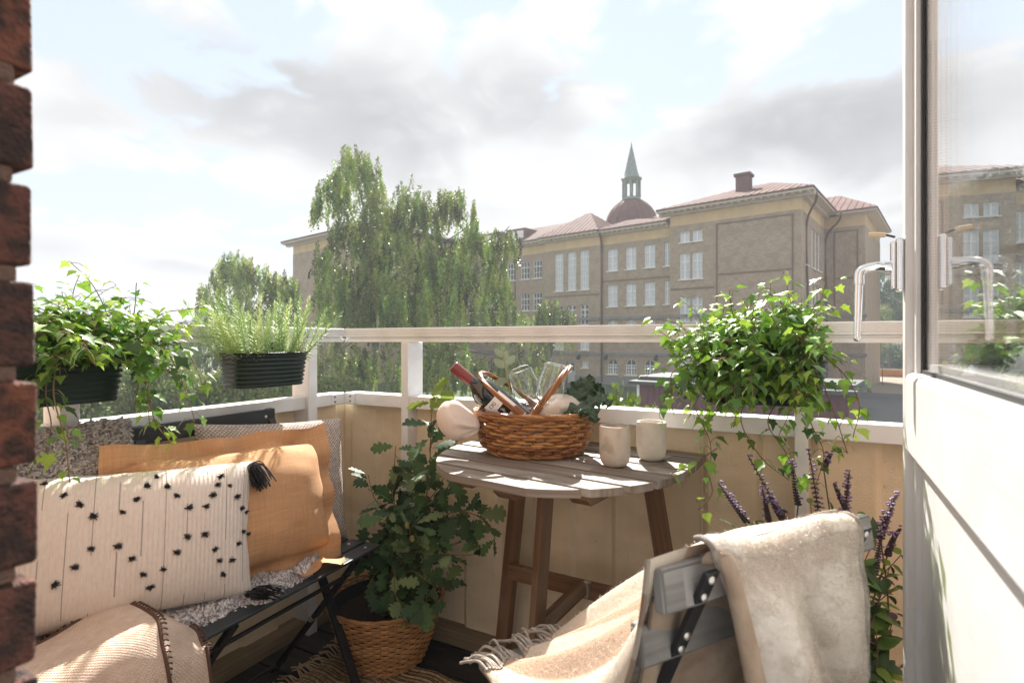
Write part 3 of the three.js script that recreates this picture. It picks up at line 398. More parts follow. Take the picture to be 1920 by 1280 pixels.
{ const g = (px, py, d) => { const p = at(px, py, d); return [p.x, GY, p.z]; };
  person('person in a lime green vest crouching at the foot of the school wall', g(1624, 735, 50), 2.4, 'sit', [0.25, 0.7, 0.08], [0.04, 0.05, 0.06]);
  { const p = g(1662, 694, 78); person('person in dark clothes sitting on the timber planter wall', [p[0], GY + 0.5, p[2]], 0.2, 'sit', [0.05, 0.05, 0.07], [0.06, 0.06, 0.08]); }
  person('person in a dark top standing by the trees behind the planter wall', g(1641, 688, 96), 0.6, 'stand', [0.06, 0.07, 0.1], [0.05, 0.05, 0.06]);
  person('person in a pale top standing nearest the school corner behind the planter wall', g(1634, 688, 97), 1.2, 'stand', [0.5, 0.5, 0.48], [0.08, 0.08, 0.1]);
}
// ---------------------------------------------------------------- trees
const leafMat = (c, t = 0.4, r = 0.6) => phys(c, r, { transmission: t, thickness: 0, ior: 1.4 });
M.bark = std([0.12, 0.1, 0.085], 0.9); M.birchBark = std([1, 1, 1], 0.85, { map: again(ctex(128, (u, v) => { const k = sstep(0.55, 0.62, fbm(u * 4, v * 24, 130, 3, 0)); return mix3([0.42, 0.4, 0.37], [0.05, 0.045, 0.04], k); }), [2, 1]) });
const birchLeaf = leafMat([0.33, 0.4, 0.14], 0.52, 0.42), darkLeaf = leafMat([0.09, 0.15, 0.045], 0.4, 0.6);
// one hanging spray of small leaves along a thin twig, about 1 m long
function spray(seed, len, n, size, spread) {
  const r = rng(seed), pos = [], nor = []; const sway = [rr(-0.25, 0.25, r), rr(-0.25, 0.25, r)];
  for (let i = 0; i < n; i++) {
    const t = (i + r()) / n, c = V(sway[0] * t * t * len + rr(-1, 1, r) * spread * (0.4 + 0.6 * Math.sin(Math.PI * Math.min(1, t * 1.1))), -t * len, sway[1] * t * t * len + rr(-1, 1, r) * spread);
    const a = V(rr(-1, 1, r), rr(-1.6, 0.2, r), rr(-1, 1, r)).normalize(), b = V(rr(-1, 1, r), rr(-1, 1, r), rr(-1, 1, r)).cross(a).normalize(), s = size * rr(0.7, 1.3, r);
    const A = c.clone().addScaledVector(a, -s * 0.6), B = c.clone().addScaledVector(b, s * 0.42), C = c.clone().addScaledVector(a, s * 0.75), D = c.clone().addScaledVector(b, -s * 0.42);
    for (const v of [A, B, C, A, C, D]) pos.push(v.x, v.y, v.z);
  }
  const g = new THREE.BufferGeometry(); g.setAttribute('position', new THREE.Float32BufferAttribute(pos, 3)); g.computeVertexNormals(); return g;
}
const sprays = [0, 1, 2, 3].map((k) => spray(900 + k, 1.15, 58, 0.105, 0.13)), tufts = [0, 1, 2].map((k) => spray(950 + k, 0.75, 46, 0.15, 0.42));
function crown(parent, list, geos, mat, seed) { // list of {p, s, turn, k}
  geos.forEach((g, gi) => { const own = list.filter((_, i) => i % geos.length === gi), im = new THREE.InstancedMesh(g, mat, own.length), m = new THREE.Matrix4(), r = rng(seed + gi); im.name = 'crown'; shadows(im); im.userData = { kind: 'stuff' };
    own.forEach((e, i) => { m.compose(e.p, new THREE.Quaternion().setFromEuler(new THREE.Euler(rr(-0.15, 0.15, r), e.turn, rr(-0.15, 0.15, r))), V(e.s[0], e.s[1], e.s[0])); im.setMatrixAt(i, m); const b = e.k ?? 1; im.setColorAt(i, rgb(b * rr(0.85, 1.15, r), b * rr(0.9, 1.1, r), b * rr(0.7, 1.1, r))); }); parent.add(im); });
}
// lobes: [column, row, half width px, half height px, count, depth shift]; sprays start in the upper shell of a lobe and hang from it
function birch(label, base, d, lobes, seed, trunkPts, lenK = 1) {
  const b0 = at(base, 640, d), o = thing('birch_tree', label, 'tree', [b0.x, GY, b0.z]); const r = rng(seed), list = [], limbs = [], inv = V(b0.x, GY, b0.z);
  for (const [px, py, hw, hh, n, dz] of lobes) {
    const D = d + dz, c = at(px, py, D).sub(inv), sx = hw * D / FPX, sy = hh * D / FPX, right = V(CS, 0, -SN), fw = V(-SN, 0, -CS);
    for (let i = 0; i < n; i++) {
      const a = r() * Math.PI * 2, q = Math.sqrt(r()), up = Math.sqrt(Math.max(0, 1 - q * q)) * rr(0.35, 1, r); const x = Math.cos(a) * q, z = Math.sin(a) * q;
      const clump = vnoise(x * 3.2 + px, z * 3.2 + py, seed); if ((clump < 0.44 && r() < 0.9) || r() < 0.12) continue;
      const p = c.clone().addScaledVector(right, x * sx).addScaledVector(fw, z * sx * 0.8).add(V(0, sy * (up * 1.35 - 0.35 - 0.4 * r()), 0));
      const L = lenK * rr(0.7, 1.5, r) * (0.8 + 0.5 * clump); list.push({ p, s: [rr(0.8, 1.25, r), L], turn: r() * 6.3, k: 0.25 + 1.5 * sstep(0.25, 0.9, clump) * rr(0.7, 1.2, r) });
    }
    limbs.push(tube([V(0, trunkPts[0], 0), V(c.x * 0.35, lerp(trunkPts[0], c.y, 0.55), c.z * 0.35), c.clone().add(V(0, sy * 0.3, 0)), c.clone().add(V(sx * 0.3, sy * 0.55, 0))], 0.11, 14, 6, 0.25));
  }
  part('trunk', uvm(tube([V(0, 0, 0), V(0.1, trunkPts[0] * 0.5, 0), V(0, trunkPts[0], 0), V(-0.1, trunkPts[1], 0)], 0.28, 24, 10, 0.3), 'y'), M.birchBark, o); part('limb', limbs, M.bark, o);
  crown(o, list, sprays, birchLeaf, seed); return o;
}
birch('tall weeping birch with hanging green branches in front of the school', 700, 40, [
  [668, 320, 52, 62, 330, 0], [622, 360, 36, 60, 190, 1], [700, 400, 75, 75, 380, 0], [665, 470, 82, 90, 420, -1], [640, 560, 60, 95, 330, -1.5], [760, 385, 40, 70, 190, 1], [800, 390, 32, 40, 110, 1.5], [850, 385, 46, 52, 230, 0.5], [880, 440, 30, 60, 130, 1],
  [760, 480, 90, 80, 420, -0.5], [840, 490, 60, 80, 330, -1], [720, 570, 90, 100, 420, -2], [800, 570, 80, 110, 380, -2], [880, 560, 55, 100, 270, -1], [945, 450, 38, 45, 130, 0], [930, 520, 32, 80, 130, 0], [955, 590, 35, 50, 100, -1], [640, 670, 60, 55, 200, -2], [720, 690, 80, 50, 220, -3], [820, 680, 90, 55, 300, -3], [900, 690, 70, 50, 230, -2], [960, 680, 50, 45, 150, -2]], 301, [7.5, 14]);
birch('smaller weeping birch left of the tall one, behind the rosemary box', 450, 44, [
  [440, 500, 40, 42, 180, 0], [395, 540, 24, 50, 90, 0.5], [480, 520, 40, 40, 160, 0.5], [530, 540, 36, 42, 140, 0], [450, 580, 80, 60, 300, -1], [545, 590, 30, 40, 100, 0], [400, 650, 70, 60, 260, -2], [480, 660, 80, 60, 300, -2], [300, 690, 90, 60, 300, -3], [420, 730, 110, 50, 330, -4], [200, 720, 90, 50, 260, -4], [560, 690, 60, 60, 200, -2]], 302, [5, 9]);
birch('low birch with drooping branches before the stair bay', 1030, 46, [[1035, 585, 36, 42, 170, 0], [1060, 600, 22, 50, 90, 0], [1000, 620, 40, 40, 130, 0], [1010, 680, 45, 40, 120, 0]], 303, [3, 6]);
function bush(name, label, category, px, py, d, hw, hh, n, seed, mat = darkLeaf, group) { // rounded leafy tree or shrub seen far off
  const b0 = at(px, 640, d), o = thing(name, label, category, [b0.x, GY, b0.z], 0, group), r = rng(seed), c = at(px, py, d).y - GY, sx = hw * d / FPX, sy = hh * d / FPX, list = [];
  for (let i = 0; i < n; i++) { const v = V(rr(-1, 1, r), rr(-1, 1, r), rr(-1, 1, r)); if (v.length() > 1) { i--; continue; } v.setLength(0.55 + 0.45 * Math.sqrt(v.length())); const bump = 0.8 + 0.4 * n3(v.x * 2.2, v.y * 2.2, v.z * 2.2, seed) * 2; list.push({ p: V(v.x * sx * bump, c + v.y * sy * bump, v.z * sx * bump), s: [Math.max(1, sx / 3.2), Math.max(1, sx / 3.2)], turn: r() * 6.3, k: 0.7 + 0.6 * vnoise(v.x * 3 + 9, v.y * 3 + 9, seed) }); }
  part('trunk', tube([V(0, 0, 0), V(0.1, c * 0.5, 0), V(0, c, 0)], Math.max(0.06, sx * 0.06), 10, 8, 0.4), M.bark, o); crown(o, list, tufts, mat, seed); return o;
}
bush('tree', 'tall dark tree beyond the school corner, behind the door handle', 'tree', 1668, 560, 92, 44, 75, 420, 311);
bush('tree', 'large dark tree seen through the door glass at right', 'tree', 1850, 490, 60, 110, 210, 900, 315);
bush('tree', 'rounded tree at the far edge of the sunny yard, hidden partly by the door', 'tree', 1720, 570, 100, 60, 85, 420, 312);
bush('shrub', 'light green rounded shrub below the dark tree at the school corner', 'shrub', 1650, 610, 84, 30, 48, 240, 313, birchLeaf);
bush('shrub', 'dark green shrub over the timber planter wall', 'shrub', 1690, 665, 95, 50, 26, 260, 314);
for (const [px, py, d, hw, hh, s, l] of [[55, 610, 150, 40, 50, 321, 'distant round tree half hidden behind the brick edge'], [150, 625, 160, 70, 40, 322, 'distant low tree behind the left ivy box'], [270, 628, 170, 70, 36, 323, 'distant low tree between ivy and rosemary boxes'], [360, 625, 140, 40, 30, 324, 'distant small tree just left of the smaller birch']]) bush('tree', l, 'tree', px, py, d, hw, hh, 240, s);
for (const [px, py, d, hw, hh, n, s, l] of [[130, 735, 24, 110, 70, 620, 331, 'leafy green shrub below the ivy box nearest the brick'], [290, 730, 27, 100, 75, 620, 332, 'leafy green shrub below the left rail between the two boxes'], [450, 735, 30, 95, 60, 560, 333, 'leafy green shrub below the rosemary box'], [620, 745, 34, 70, 45, 380, 334, 'leafy green shrub at the foot of the tall birch']]) bush('shrub', l, 'shrub', px, py, d, hw, hh, n, s, birchLeaf);
{ const p = at(92, 640, 120), h = thing('house', 'distant house with dark red roof between ivy and brick edge', 'house', [p.x, GY, p.z], 0.5); part('wall', bb(-5, 5, 0, 7.2, -4, 4, 0), M.frieze, h); const s = new THREE.Shape(); s.moveTo(-4.6, 0); s.lineTo(4.6, 0); s.lineTo(0, 3.6); s.closePath(); part('roof', new THREE.ExtrudeGeometry(s, { depth: 11, bevelEnabled: false }).translate(0, 7.2, -5.5).rotateY(Math.PI / 2), M.seam, h); for (const x of [-3, 0, 3]) windowIn(h, [x, 3.6, 1.2, 1.6], 4.0, 2, 2, M.pane); }
{ // sapling just outside the railing
  const p = at(1152, 770, 3.2), o = thing('sapling', 'slender bright leafy sapling tops outside the railing behind the kale', 'plant', [p.x, GY, p.z]); const r = rng(77), g = [], h0 = p.y - GY;
  const stems = [[0, 0.09], [0.1, 0.02], [-0.07, 0.0], [0.2, -0.03]].map(([x, y]) => [V(x * 0.3, 0, 0), V(x * 0.6, h0 * 0.6, 0.02), V(x, h0 + y - 0.05, 0), V(x + 0.02, h0 + y + 0.07, 0)]);
  part('stem', stems.map((s) => tube(s, 0.005, 18, 5, 0.5)), M.bark, o);
  const lg = spray(970, 0.2, 26, 0.045, 0.045); for (const s of stems) g.push(lg.clone().rotateY(r() * 6).translate(s[3].x, s[3].y + 0.01, s[3].z)); part('foliage', g, leafMat([0.17, 0.27, 0.04], 0.5), o);
}
// ---------------------------------------------------------------- woven and knitted stuff: textures in metres
const weave = (n, k) => gtex(n, (u, v) => { const a = (u * k) % 1, b = (v * k) % 1, o = (Math.floor(u * k) + Math.floor(v * k)) % 2; const h = o ? Math.sin(Math.PI * a) * (0.6 + 0.4 * Math.sin(Math.PI * b)) : Math.sin(Math.PI * b) * (0.6 + 0.4 * Math.sin(Math.PI * a)); return h * (0.85 + 0.3 * (vnoise(u * k, v * k, 5, k) - 0.5)); });
const linenB = weave(512, 64), coarseB = weave(512, 32);
const knitB = gtex(512, (u, v) => { const k = 32, row = Math.floor(v * k), b = (v * k) % 1, a = (u * k * 0.6 + (row % 2) * 0.5) % 1; const zig = 0.5 + 0.5 * Math.sin(2 * Math.PI * (u * 9 + Math.abs(((v * 9) % 1) - 0.5) * 1.2)); return clamp(0.75 * Math.sin(Math.PI * b) * (0.5 + 0.5 * Math.sin(2 * Math.PI * a)) + 0.25 * zig); });
const feltB = gtex(256, (u, v) => { const k = fbm(u * 24, v * 24, 211, 5, 24); const t = 0.5 + 0.5 * Math.sin((u + v) * 2 * Math.PI * 40); return 0.65 * k + 0.35 * t; });
M.linen = std([1, 1, 1], 0.9, { map: again(ctex(256, (u, v) => { const k = 0.82 + 0.3 * (vnoise(u * 128, v * 6, 3) * 0.5 + vnoise(u * 6, v * 128, 4) * 0.5 - 0.25); return [0.62 * k, 0.345 * k, 0.175 * k]; }), [4, 4]), bumpMap: again(linenB, [9, 9]), bumpScale: 0.0006 });
M.greyWeave = std([1, 1, 1], 0.95, { map: again(ctex(512, (u, v) => { const k = 32, o = (Math.floor(u * k) + Math.floor(v * k)) % 2, j = 0.8 + 0.4 * hash2(Math.floor(u * k), Math.floor(v * k), 9); return o ? [0.6 * j, 0.53 * j, 0.47 * j] : [0.3 * j, 0.25 * j, 0.23 * j]; }), [5.5, 5.5]), bumpMap: again(coarseB, [5.5, 5.5]), bumpScale: 0.0022 });
M.cotton = std([0.74, 0.66, 0.58], 0.9, { bumpMap: again(linenB, [10, 10]), bumpScale: 0.0004 });
M.napkin = std([0.72, 0.6, 0.52], 0.9, { bumpMap: again(linenB, [10, 10]), bumpScale: 0.0004 });
M.knit = std([1, 1, 1], 0.95, { map: again(ctex(256, (u, v) => mix3([0.56, 0.42, 0.335], [0.72, 0.575, 0.475], fbm(u * 16, v * 16, 221, 4, 16))), [4, 4]), bumpMap: again(knitB, [7, 7]), bumpScale: 0.0026 });
M.throwOut = std([1, 1, 1], 0.95, { map: again(ctex(256, (u, v) => mix3([0.5, 0.415, 0.345], [0.75, 0.69, 0.62], sstep(0.28, 0.62, 0.7 * fbm(u * 4, v * 4, 223, 3, 4) + 0.3 * fbm(u * 24, v * 24, 225, 3, 24)))), [3, 3]), bumpMap: again(feltB, [7, 7]), bumpScale: 0.0022 });
M.throwIn = std([1, 1, 1], 0.95, { map: again(ctex(256, (u, v) => { const s = sstep(0.42, 0.58, 0.5 + 0.5 * Math.sin(u * 2 * Math.PI * 2)); return mix3([0.46, 0.33, 0.235], [0.66, 0.57, 0.47], s); }), [3.4, 3]), bumpMap: again(feltB, [8, 8]), bumpScale: 0.002 });
M.blackYarn = std([0.014, 0.014, 0.017], 0.9);
M.brownYarn = std([0.09, 0.045, 0.03], 0.9);
M.wool = std([1, 1, 1], 0.95);
// a stuffed cushion: width x, height y, thickness z, with concave sides and creases; flange gives a flat border
function pillowGeo(w, h, t, { seed = 1, crease = 0.006, pinch = 0.06, n = 44, flange = 0, ears = 0 } = {}) {
  const side = (s) => surf((a, b) => {
    const u = a * 2 - 1, v = b * 2 - 1, fx = flange / (w / 2), fy = flange / (h / 2), iu = clamp(u / (1 - fx), -1, 1), iv = clamp(v / (1 - fy), -1, 1);
    let x = (w / 2) * u * (1 - pinch * (1 - v * v) * u * u), y = (h / 2) * v * (1 - pinch * (1 - u * u) * v * v);
    const puff = Math.pow(Math.max(0, (1 - Math.pow(Math.abs(iu), 2.6)) * (1 - Math.pow(Math.abs(iv), 2.6))), 0.48);
    let z = s * ((t / 2) * puff + 0.0016); const edge = 1 - puff;
    z += crease * (n3(u * 3.1, v * 3.1, seed, seed) * 1.6 + n3(u * 7, v * 7, seed * 3, seed + 5) * 0.8) * (0.5 + 0.8 * edge);
    z += crease * 0.8 * Math.sin(Math.atan2(v, u) * 11 + seed) * Math.pow(edge, 1.5) * (flange ? 1 : 0.6);
    if (flange && (Math.abs(iu) >= 0.999 || Math.abs(iv) >= 0.999)) { z += 0.02 * n3(u * 4.2, v * 4.2, seed * 2 + 3, seed + 9) * 2; x += 0.022 * n3(v * 4, seed, u, 3); y += 0.03 * n3(u * 4, seed, v, 4); } else if (flange) { const q = Math.max(Math.abs(iu), Math.abs(iv)); z -= s * 0.006 * Math.exp(-Math.pow((q - 0.985) * 40, 2)); }
    return V(x, y, z);
  }, n, n, w, h);
  const back = side(-1); const idx = back.index.array; for (let i = 0; i < idx.length; i += 3) { const q = idx[i]; idx[i] = idx[i + 1]; idx[i + 1] = q; } back.computeVertexNormals();
  return merge([side(1), back]);
}
// place a group so that its local x, y follow the given edges
function orient(o, tl, tr, br) { const x = tr.clone().sub(tl).normalize(), yy = tr.clone().sub(br).normalize(), z = x.clone().cross(yy).normalize(), y = z.clone().cross(x); o.quaternion.setFromRotationMatrix(new THREE.Matrix4().makeBasis(x, y, z)); return { x, y, z }; }
// scatter separate leaves: the largest 300 become meshes of their own, the rest one mass
function leaves(parent, list, geos, mats, name = 'leaf', cap = 300) {
  const eye = V(0, EYE, 0), wp = parent.position; const cost = (e) => e.s / e.p.clone().add(wp).distanceTo(eye); list.sort((a, b) => cost(b) - cost(a));
  const rest = new Map(); const m = new THREE.Matrix4();
  list.forEach((e, i) => {
    const g = geos[e.g % geos.length];
    if (i < cap) { const q = part(name, g, mats[e.m], parent); q.position.copy(e.p); q.quaternion.copy(e.q); q.scale.setScalar(e.s); }
    else { if (!rest.has(e.m)) rest.set(e.m, []); rest.get(e.m).push(g.clone().applyMatrix4(m.compose(e.p, e.q, V(e.s, e.s, e.s)))); }
  });
  if (rest.size) { const ks = [...rest.keys()], gs = ks.map((k) => merge(rest.get(k))), all = mergeGeometries(gs, true); part('foliage', all, ks.map((k) => mats[k]), parent, { kind: 'stuff' }); }
}
// orientation with the leaf tip along `tip` and its face towards `face`
function leafQ(tip, face) { const y = tip.clone().normalize(); let z = face.clone().addScaledVector(y, -face.dot(y)); if (z.lengthSq() < 1e-5) z = V(0.3, 0.2, 1); z.normalize(); const x = y.clone().cross(z).normalize(); z = x.clone().cross(y); return new THREE.Quaternion().setFromRotationMatrix(new THREE.Matrix4().makeBasis(x, y, z)); }
const rv = (r) => V(rr(-1, 1, r), rr(-1, 1, r), rr(-1, 1, r));
function leafGeo(half, cup, droop, mid = 0.35) { // outline of the right half from base to tip, mirrored; folded along the midrib
  const pos = []; const f = (x, y) => [x, y, cup * Math.abs(x) - droop * y * y + 0.06 * Math.sin(9 * y) * Math.abs(x)];
  for (const s of [1, -1]) { for (let i = 0; i + 1 < half.length; i++) { const a = f(half[i][0] * s, half[i][1]), b = f(half[i + 1][0] * s, half[i + 1][1]); const c0 = f(0, clamp(half[i][1], 0, 1)), c1 = f(0, clamp(half[i + 1][1], 0, 1)); const put = (...t) => { if (s < 0) t.reverse(); for (const q of t) pos.push(...q); }; put(c0, a, b); if (Math.abs(half[i + 1][1] - half[i][1]) > 1e-4) put(c0, b, c1); } }
  const g = new THREE.BufferGeometry(); g.setAttribute('position', new THREE.Float32BufferAttribute(pos, 3)); g.computeVertexNormals();
  const w = mergeVertices(g.clone().deleteAttribute('normal'), 1e-5); w.computeVertexNormals(); return w;
}
const ivyHalf = [[0, 0], [0.16, -0.1], [0.4, -0.04], [0.3, 0.16], [0.52, 0.42], [0.26, 0.48], [0.16, 0.66], [0, 1]], ivyHalf2 = [[0, 0], [0.2, -0.06], [0.36, 0.08], [0.42, 0.28], [0.28, 0.44], [0.17, 0.62], [0, 1]];
const ivyGeos = [leafGeo(ivyHalf, 0.25, 0.2), leafGeo(ivyHalf, 0.1, 0.45), leafGeo(ivyHalf2, 0.35, 0.15), leafGeo(ivyHalf2, -0.15, 0.3)];
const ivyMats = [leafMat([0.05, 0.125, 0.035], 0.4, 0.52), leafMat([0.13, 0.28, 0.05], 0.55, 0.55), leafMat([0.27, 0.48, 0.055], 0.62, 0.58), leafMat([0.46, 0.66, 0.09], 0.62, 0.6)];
M.stem = std([0.17, 0.12, 0.06], 0.8); M.stemGreen = std([0.22, 0.26, 0.08], 0.7); M.stemPale = std([0.4, 0.36, 0.2], 0.7);
// a climbing plant: free vines from the box, then given trails (lists of points)
function ivy(o, box, seed, nFree, trails, { len = [0.16, 0.34], up = 0.75, face = V(0, 0, 1), hang = true, leafS = [0.016, 0.038], lean = V(0, 0, 0) } = {}) {
  const r = rng(seed), stems = [], list = []; const inv = o.position;
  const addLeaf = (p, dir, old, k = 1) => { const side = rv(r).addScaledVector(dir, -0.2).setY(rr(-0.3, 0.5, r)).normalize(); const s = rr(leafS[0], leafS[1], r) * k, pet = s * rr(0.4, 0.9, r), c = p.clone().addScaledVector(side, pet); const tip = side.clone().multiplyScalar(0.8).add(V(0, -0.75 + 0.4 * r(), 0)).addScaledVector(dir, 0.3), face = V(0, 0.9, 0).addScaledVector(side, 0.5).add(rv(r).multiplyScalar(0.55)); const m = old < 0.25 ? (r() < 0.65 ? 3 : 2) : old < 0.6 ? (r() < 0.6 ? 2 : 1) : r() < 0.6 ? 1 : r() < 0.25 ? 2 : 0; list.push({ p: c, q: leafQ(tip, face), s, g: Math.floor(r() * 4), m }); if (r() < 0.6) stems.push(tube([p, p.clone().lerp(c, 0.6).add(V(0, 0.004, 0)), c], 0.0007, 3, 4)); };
  for (let i = 0; i < nFree; i++) {
    const p = V(rr(box[0], box[1], r), box[2], rr(box[3], box[4], r)).sub(inv); let d = V(rr(-1, 1, r), rr(0.2, 1.2, r) * up, rr(-1, 1, r)).add(lean); if (hang && i % 5 < 2) d = V(d.x * 0.8, rr(-0.3, 0.35, r), d.z * 0.6).addScaledVector(face, rr(0.7, 1.3, r)); d.normalize(); const L = rr(len[0], len[1], r), n = Math.round(L / 0.018), pts = [p.clone()]; let q = p.clone();
    for (let k = 0; k < n; k++) { d.add(rv(r).multiplyScalar(0.22)).add(V(0, -(0.035 + 0.11 * (k / n)) * (1.6 - 0.6 * up), 0)).normalize(); q = q.clone().addScaledVector(d, 0.018); pts.push(q); const t = k / n; if (k > 0) addLeaf(q, d, 1 - 0.75 * t - 0.2 * r(), t > 0.85 ? 0.7 : 1); if (t < 0.7 && r() < 0.55) addLeaf(q, d, 1); }
    stems.push(tube(pts, 0.0014, pts.length, 4, 0.5));
  }
  for (const { pts, gap = 0.03, k = 1, pale, r: rad = 0.0017, young = 0.4 } of trails) {
    const P = pts.map((p) => p.clone().sub(inv)), c = new THREE.CatmullRomCurve3(P), L = c.getLength(), n = Math.round(L / (gap * 0.72)); stems.push(tube(P, rad, P.length * 6, 5, 0.6));
    for (let i = 1; i <= n; i++) { const t = i / n, p = c.getPointAt(Math.min(1, t)), d = c.getTangentAt(Math.min(1, t)); addLeaf(p, d, clamp(1 - t * young - 0.35 * r()), k); if (r() < 0.35) addLeaf(p, d, clamp(1 - t * young), k * 0.85); }
  }
  part('stems', stems, M.stem, o); leaves(o, list, ivyGeos, ivyMats);
}
// ribbed oval planter box on hooks: length along local x
function planterBox(label, pos, turn, L, hookSide) {
  const o = thing('planter_box', label, 'planter box', pos, turn, undefined), D = 0.15, Hh = 0.108;
  const ring = (k) => { const out = []; for (let i = 0; i < 48; i++) { const a = (i / 48) * Math.PI * 2, c = Math.cos(a), s = Math.sin(a), e = 0.62; out.push([Math.sign(c) * Math.pow(Math.abs(c), e * 0.75) * (L / 2 + k), Math.sign(s) * Math.pow(Math.abs(s), e) * (D / 2 + k)]); } return out; };
  const prof = []; for (let j = 0; j <= 40; j++) { const t = j / 40; prof.push([t * Hh, -0.012 * (1 - t) + (t > 0.04 && t < 0.9 ? 0.0022 * Math.sin(t * Math.PI * 2 * 8) : 0) + (t > 0.95 ? 0.003 : 0)]); }
  prof.push([Hh + 0.001, 0.002], [Hh - 0.002, -0.003], [0.02, -0.016]);
  const g = surf((a, b) => { const f = b * (prof.length - 1), i = Math.min(prof.length - 2, Math.floor(f)), [y, k] = prof[Math.round(f)]; const rg = ring(k), q = rg[Math.round(a * 48) % 48]; return V(q[0], y, q[1]); }, 48, prof.length - 1);
  part('box', g, M.planter, o); const flat = (y, k, mat, n) => { const s = new THREE.Shape(); ring(k).forEach(([x, z], i) => (i ? s.lineTo(x, -z) : s.moveTo(x, -z))); s.closePath(); const q = new THREE.ShapeGeometry(s); q.rotateX(-Math.PI / 2).translate(0, y, 0); part(n, uvm(q, 'x'), mat, o); };
  flat(0.001, -0.0115, M.planter, 'bottom'); flat(Hh - 0.018, -0.006, M.soil, 'soil');
  for (const x of [-L * 0.3, L * 0.3]) part('hook', [bb(x - 0.011, x + 0.011, 0.01, Hh + 0.032, hookSide * (D / 2 + 0.0035), hookSide * (D / 2 + 0.0065), 0), ], M.blackSteel, o);
  return o;
}
{ // ---------------- left rail: ivy box and rosemary box; front rail: ivy box
  planterBox('dark green ribbed planter box holding ivy, nearest the brick on the left rail', [-1.543, 0.952, -0.6], Math.PI / 2, 0.3, -1);
  planterBox('dark green ribbed planter box holding rosemary, near the balcony corner', [-1.535, 0.953, -1.175], Math.PI / 2, 0.27, -1);
  planterBox('dark planter box buried in ivy on the front rail', [-0.09, 0.94, -1.53], 0, 0.3, -1);
  const a = thing('ivy', 'bushy green ivy spilling from the box nearest the brick on the left', 'ivy', [-1.543, 1.035, -0.6]);
  const T = (l) => l.map((p) => at(...p));
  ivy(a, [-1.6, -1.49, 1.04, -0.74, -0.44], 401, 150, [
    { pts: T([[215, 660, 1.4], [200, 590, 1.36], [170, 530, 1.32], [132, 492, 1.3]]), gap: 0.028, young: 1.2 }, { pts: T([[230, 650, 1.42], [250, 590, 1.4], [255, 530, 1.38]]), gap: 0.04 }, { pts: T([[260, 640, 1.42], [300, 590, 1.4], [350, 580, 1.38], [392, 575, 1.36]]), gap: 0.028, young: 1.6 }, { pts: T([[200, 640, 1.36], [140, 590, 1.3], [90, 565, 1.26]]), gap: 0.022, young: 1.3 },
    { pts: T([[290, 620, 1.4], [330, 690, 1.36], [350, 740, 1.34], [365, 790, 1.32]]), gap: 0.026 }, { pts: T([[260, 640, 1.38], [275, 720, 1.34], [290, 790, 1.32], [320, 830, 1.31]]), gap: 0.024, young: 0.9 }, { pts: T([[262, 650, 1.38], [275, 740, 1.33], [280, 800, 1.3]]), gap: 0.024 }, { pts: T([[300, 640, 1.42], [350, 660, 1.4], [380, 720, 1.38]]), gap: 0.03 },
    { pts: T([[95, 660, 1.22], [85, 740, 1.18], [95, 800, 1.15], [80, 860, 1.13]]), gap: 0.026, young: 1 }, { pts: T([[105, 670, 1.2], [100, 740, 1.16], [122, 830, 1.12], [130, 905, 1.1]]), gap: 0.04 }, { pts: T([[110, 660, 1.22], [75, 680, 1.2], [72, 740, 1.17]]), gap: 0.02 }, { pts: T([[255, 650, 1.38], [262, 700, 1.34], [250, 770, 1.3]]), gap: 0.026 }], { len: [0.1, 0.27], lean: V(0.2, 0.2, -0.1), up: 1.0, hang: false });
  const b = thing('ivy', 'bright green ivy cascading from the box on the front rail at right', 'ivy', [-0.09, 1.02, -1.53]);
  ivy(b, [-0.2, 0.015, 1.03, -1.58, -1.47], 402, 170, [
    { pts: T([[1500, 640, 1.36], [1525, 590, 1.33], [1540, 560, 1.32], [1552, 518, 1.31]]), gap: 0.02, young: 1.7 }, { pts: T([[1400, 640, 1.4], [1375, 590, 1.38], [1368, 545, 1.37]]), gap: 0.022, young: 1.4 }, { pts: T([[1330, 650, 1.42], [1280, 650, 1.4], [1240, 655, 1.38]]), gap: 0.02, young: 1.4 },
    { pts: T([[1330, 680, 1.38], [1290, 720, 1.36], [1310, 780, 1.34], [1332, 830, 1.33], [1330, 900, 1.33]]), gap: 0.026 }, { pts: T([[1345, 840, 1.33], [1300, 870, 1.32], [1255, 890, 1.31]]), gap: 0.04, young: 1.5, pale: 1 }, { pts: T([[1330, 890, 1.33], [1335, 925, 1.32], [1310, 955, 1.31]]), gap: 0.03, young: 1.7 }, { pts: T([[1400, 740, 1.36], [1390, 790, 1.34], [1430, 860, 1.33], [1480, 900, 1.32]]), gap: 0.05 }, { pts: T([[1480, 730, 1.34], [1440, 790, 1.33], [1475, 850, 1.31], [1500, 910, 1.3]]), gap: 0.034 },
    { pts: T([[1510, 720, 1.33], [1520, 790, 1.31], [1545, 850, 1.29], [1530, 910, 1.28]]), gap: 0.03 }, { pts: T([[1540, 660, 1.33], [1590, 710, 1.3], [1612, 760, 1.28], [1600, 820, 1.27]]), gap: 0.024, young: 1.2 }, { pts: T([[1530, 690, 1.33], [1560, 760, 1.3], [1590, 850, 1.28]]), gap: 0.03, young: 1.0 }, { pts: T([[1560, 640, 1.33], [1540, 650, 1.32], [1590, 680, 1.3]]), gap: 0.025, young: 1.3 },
    { pts: T([[1300, 680, 1.4], [1260, 700, 1.38], [1262, 745, 1.36]]), gap: 0.022 }, { pts: T([[1350, 700, 1.38], [1350, 760, 1.36], [1320, 800, 1.35]]), gap: 0.024 }], { len: [0.11, 0.27], lean: V(-0.3, 0.35, 0.22), up: 1.25 });
}
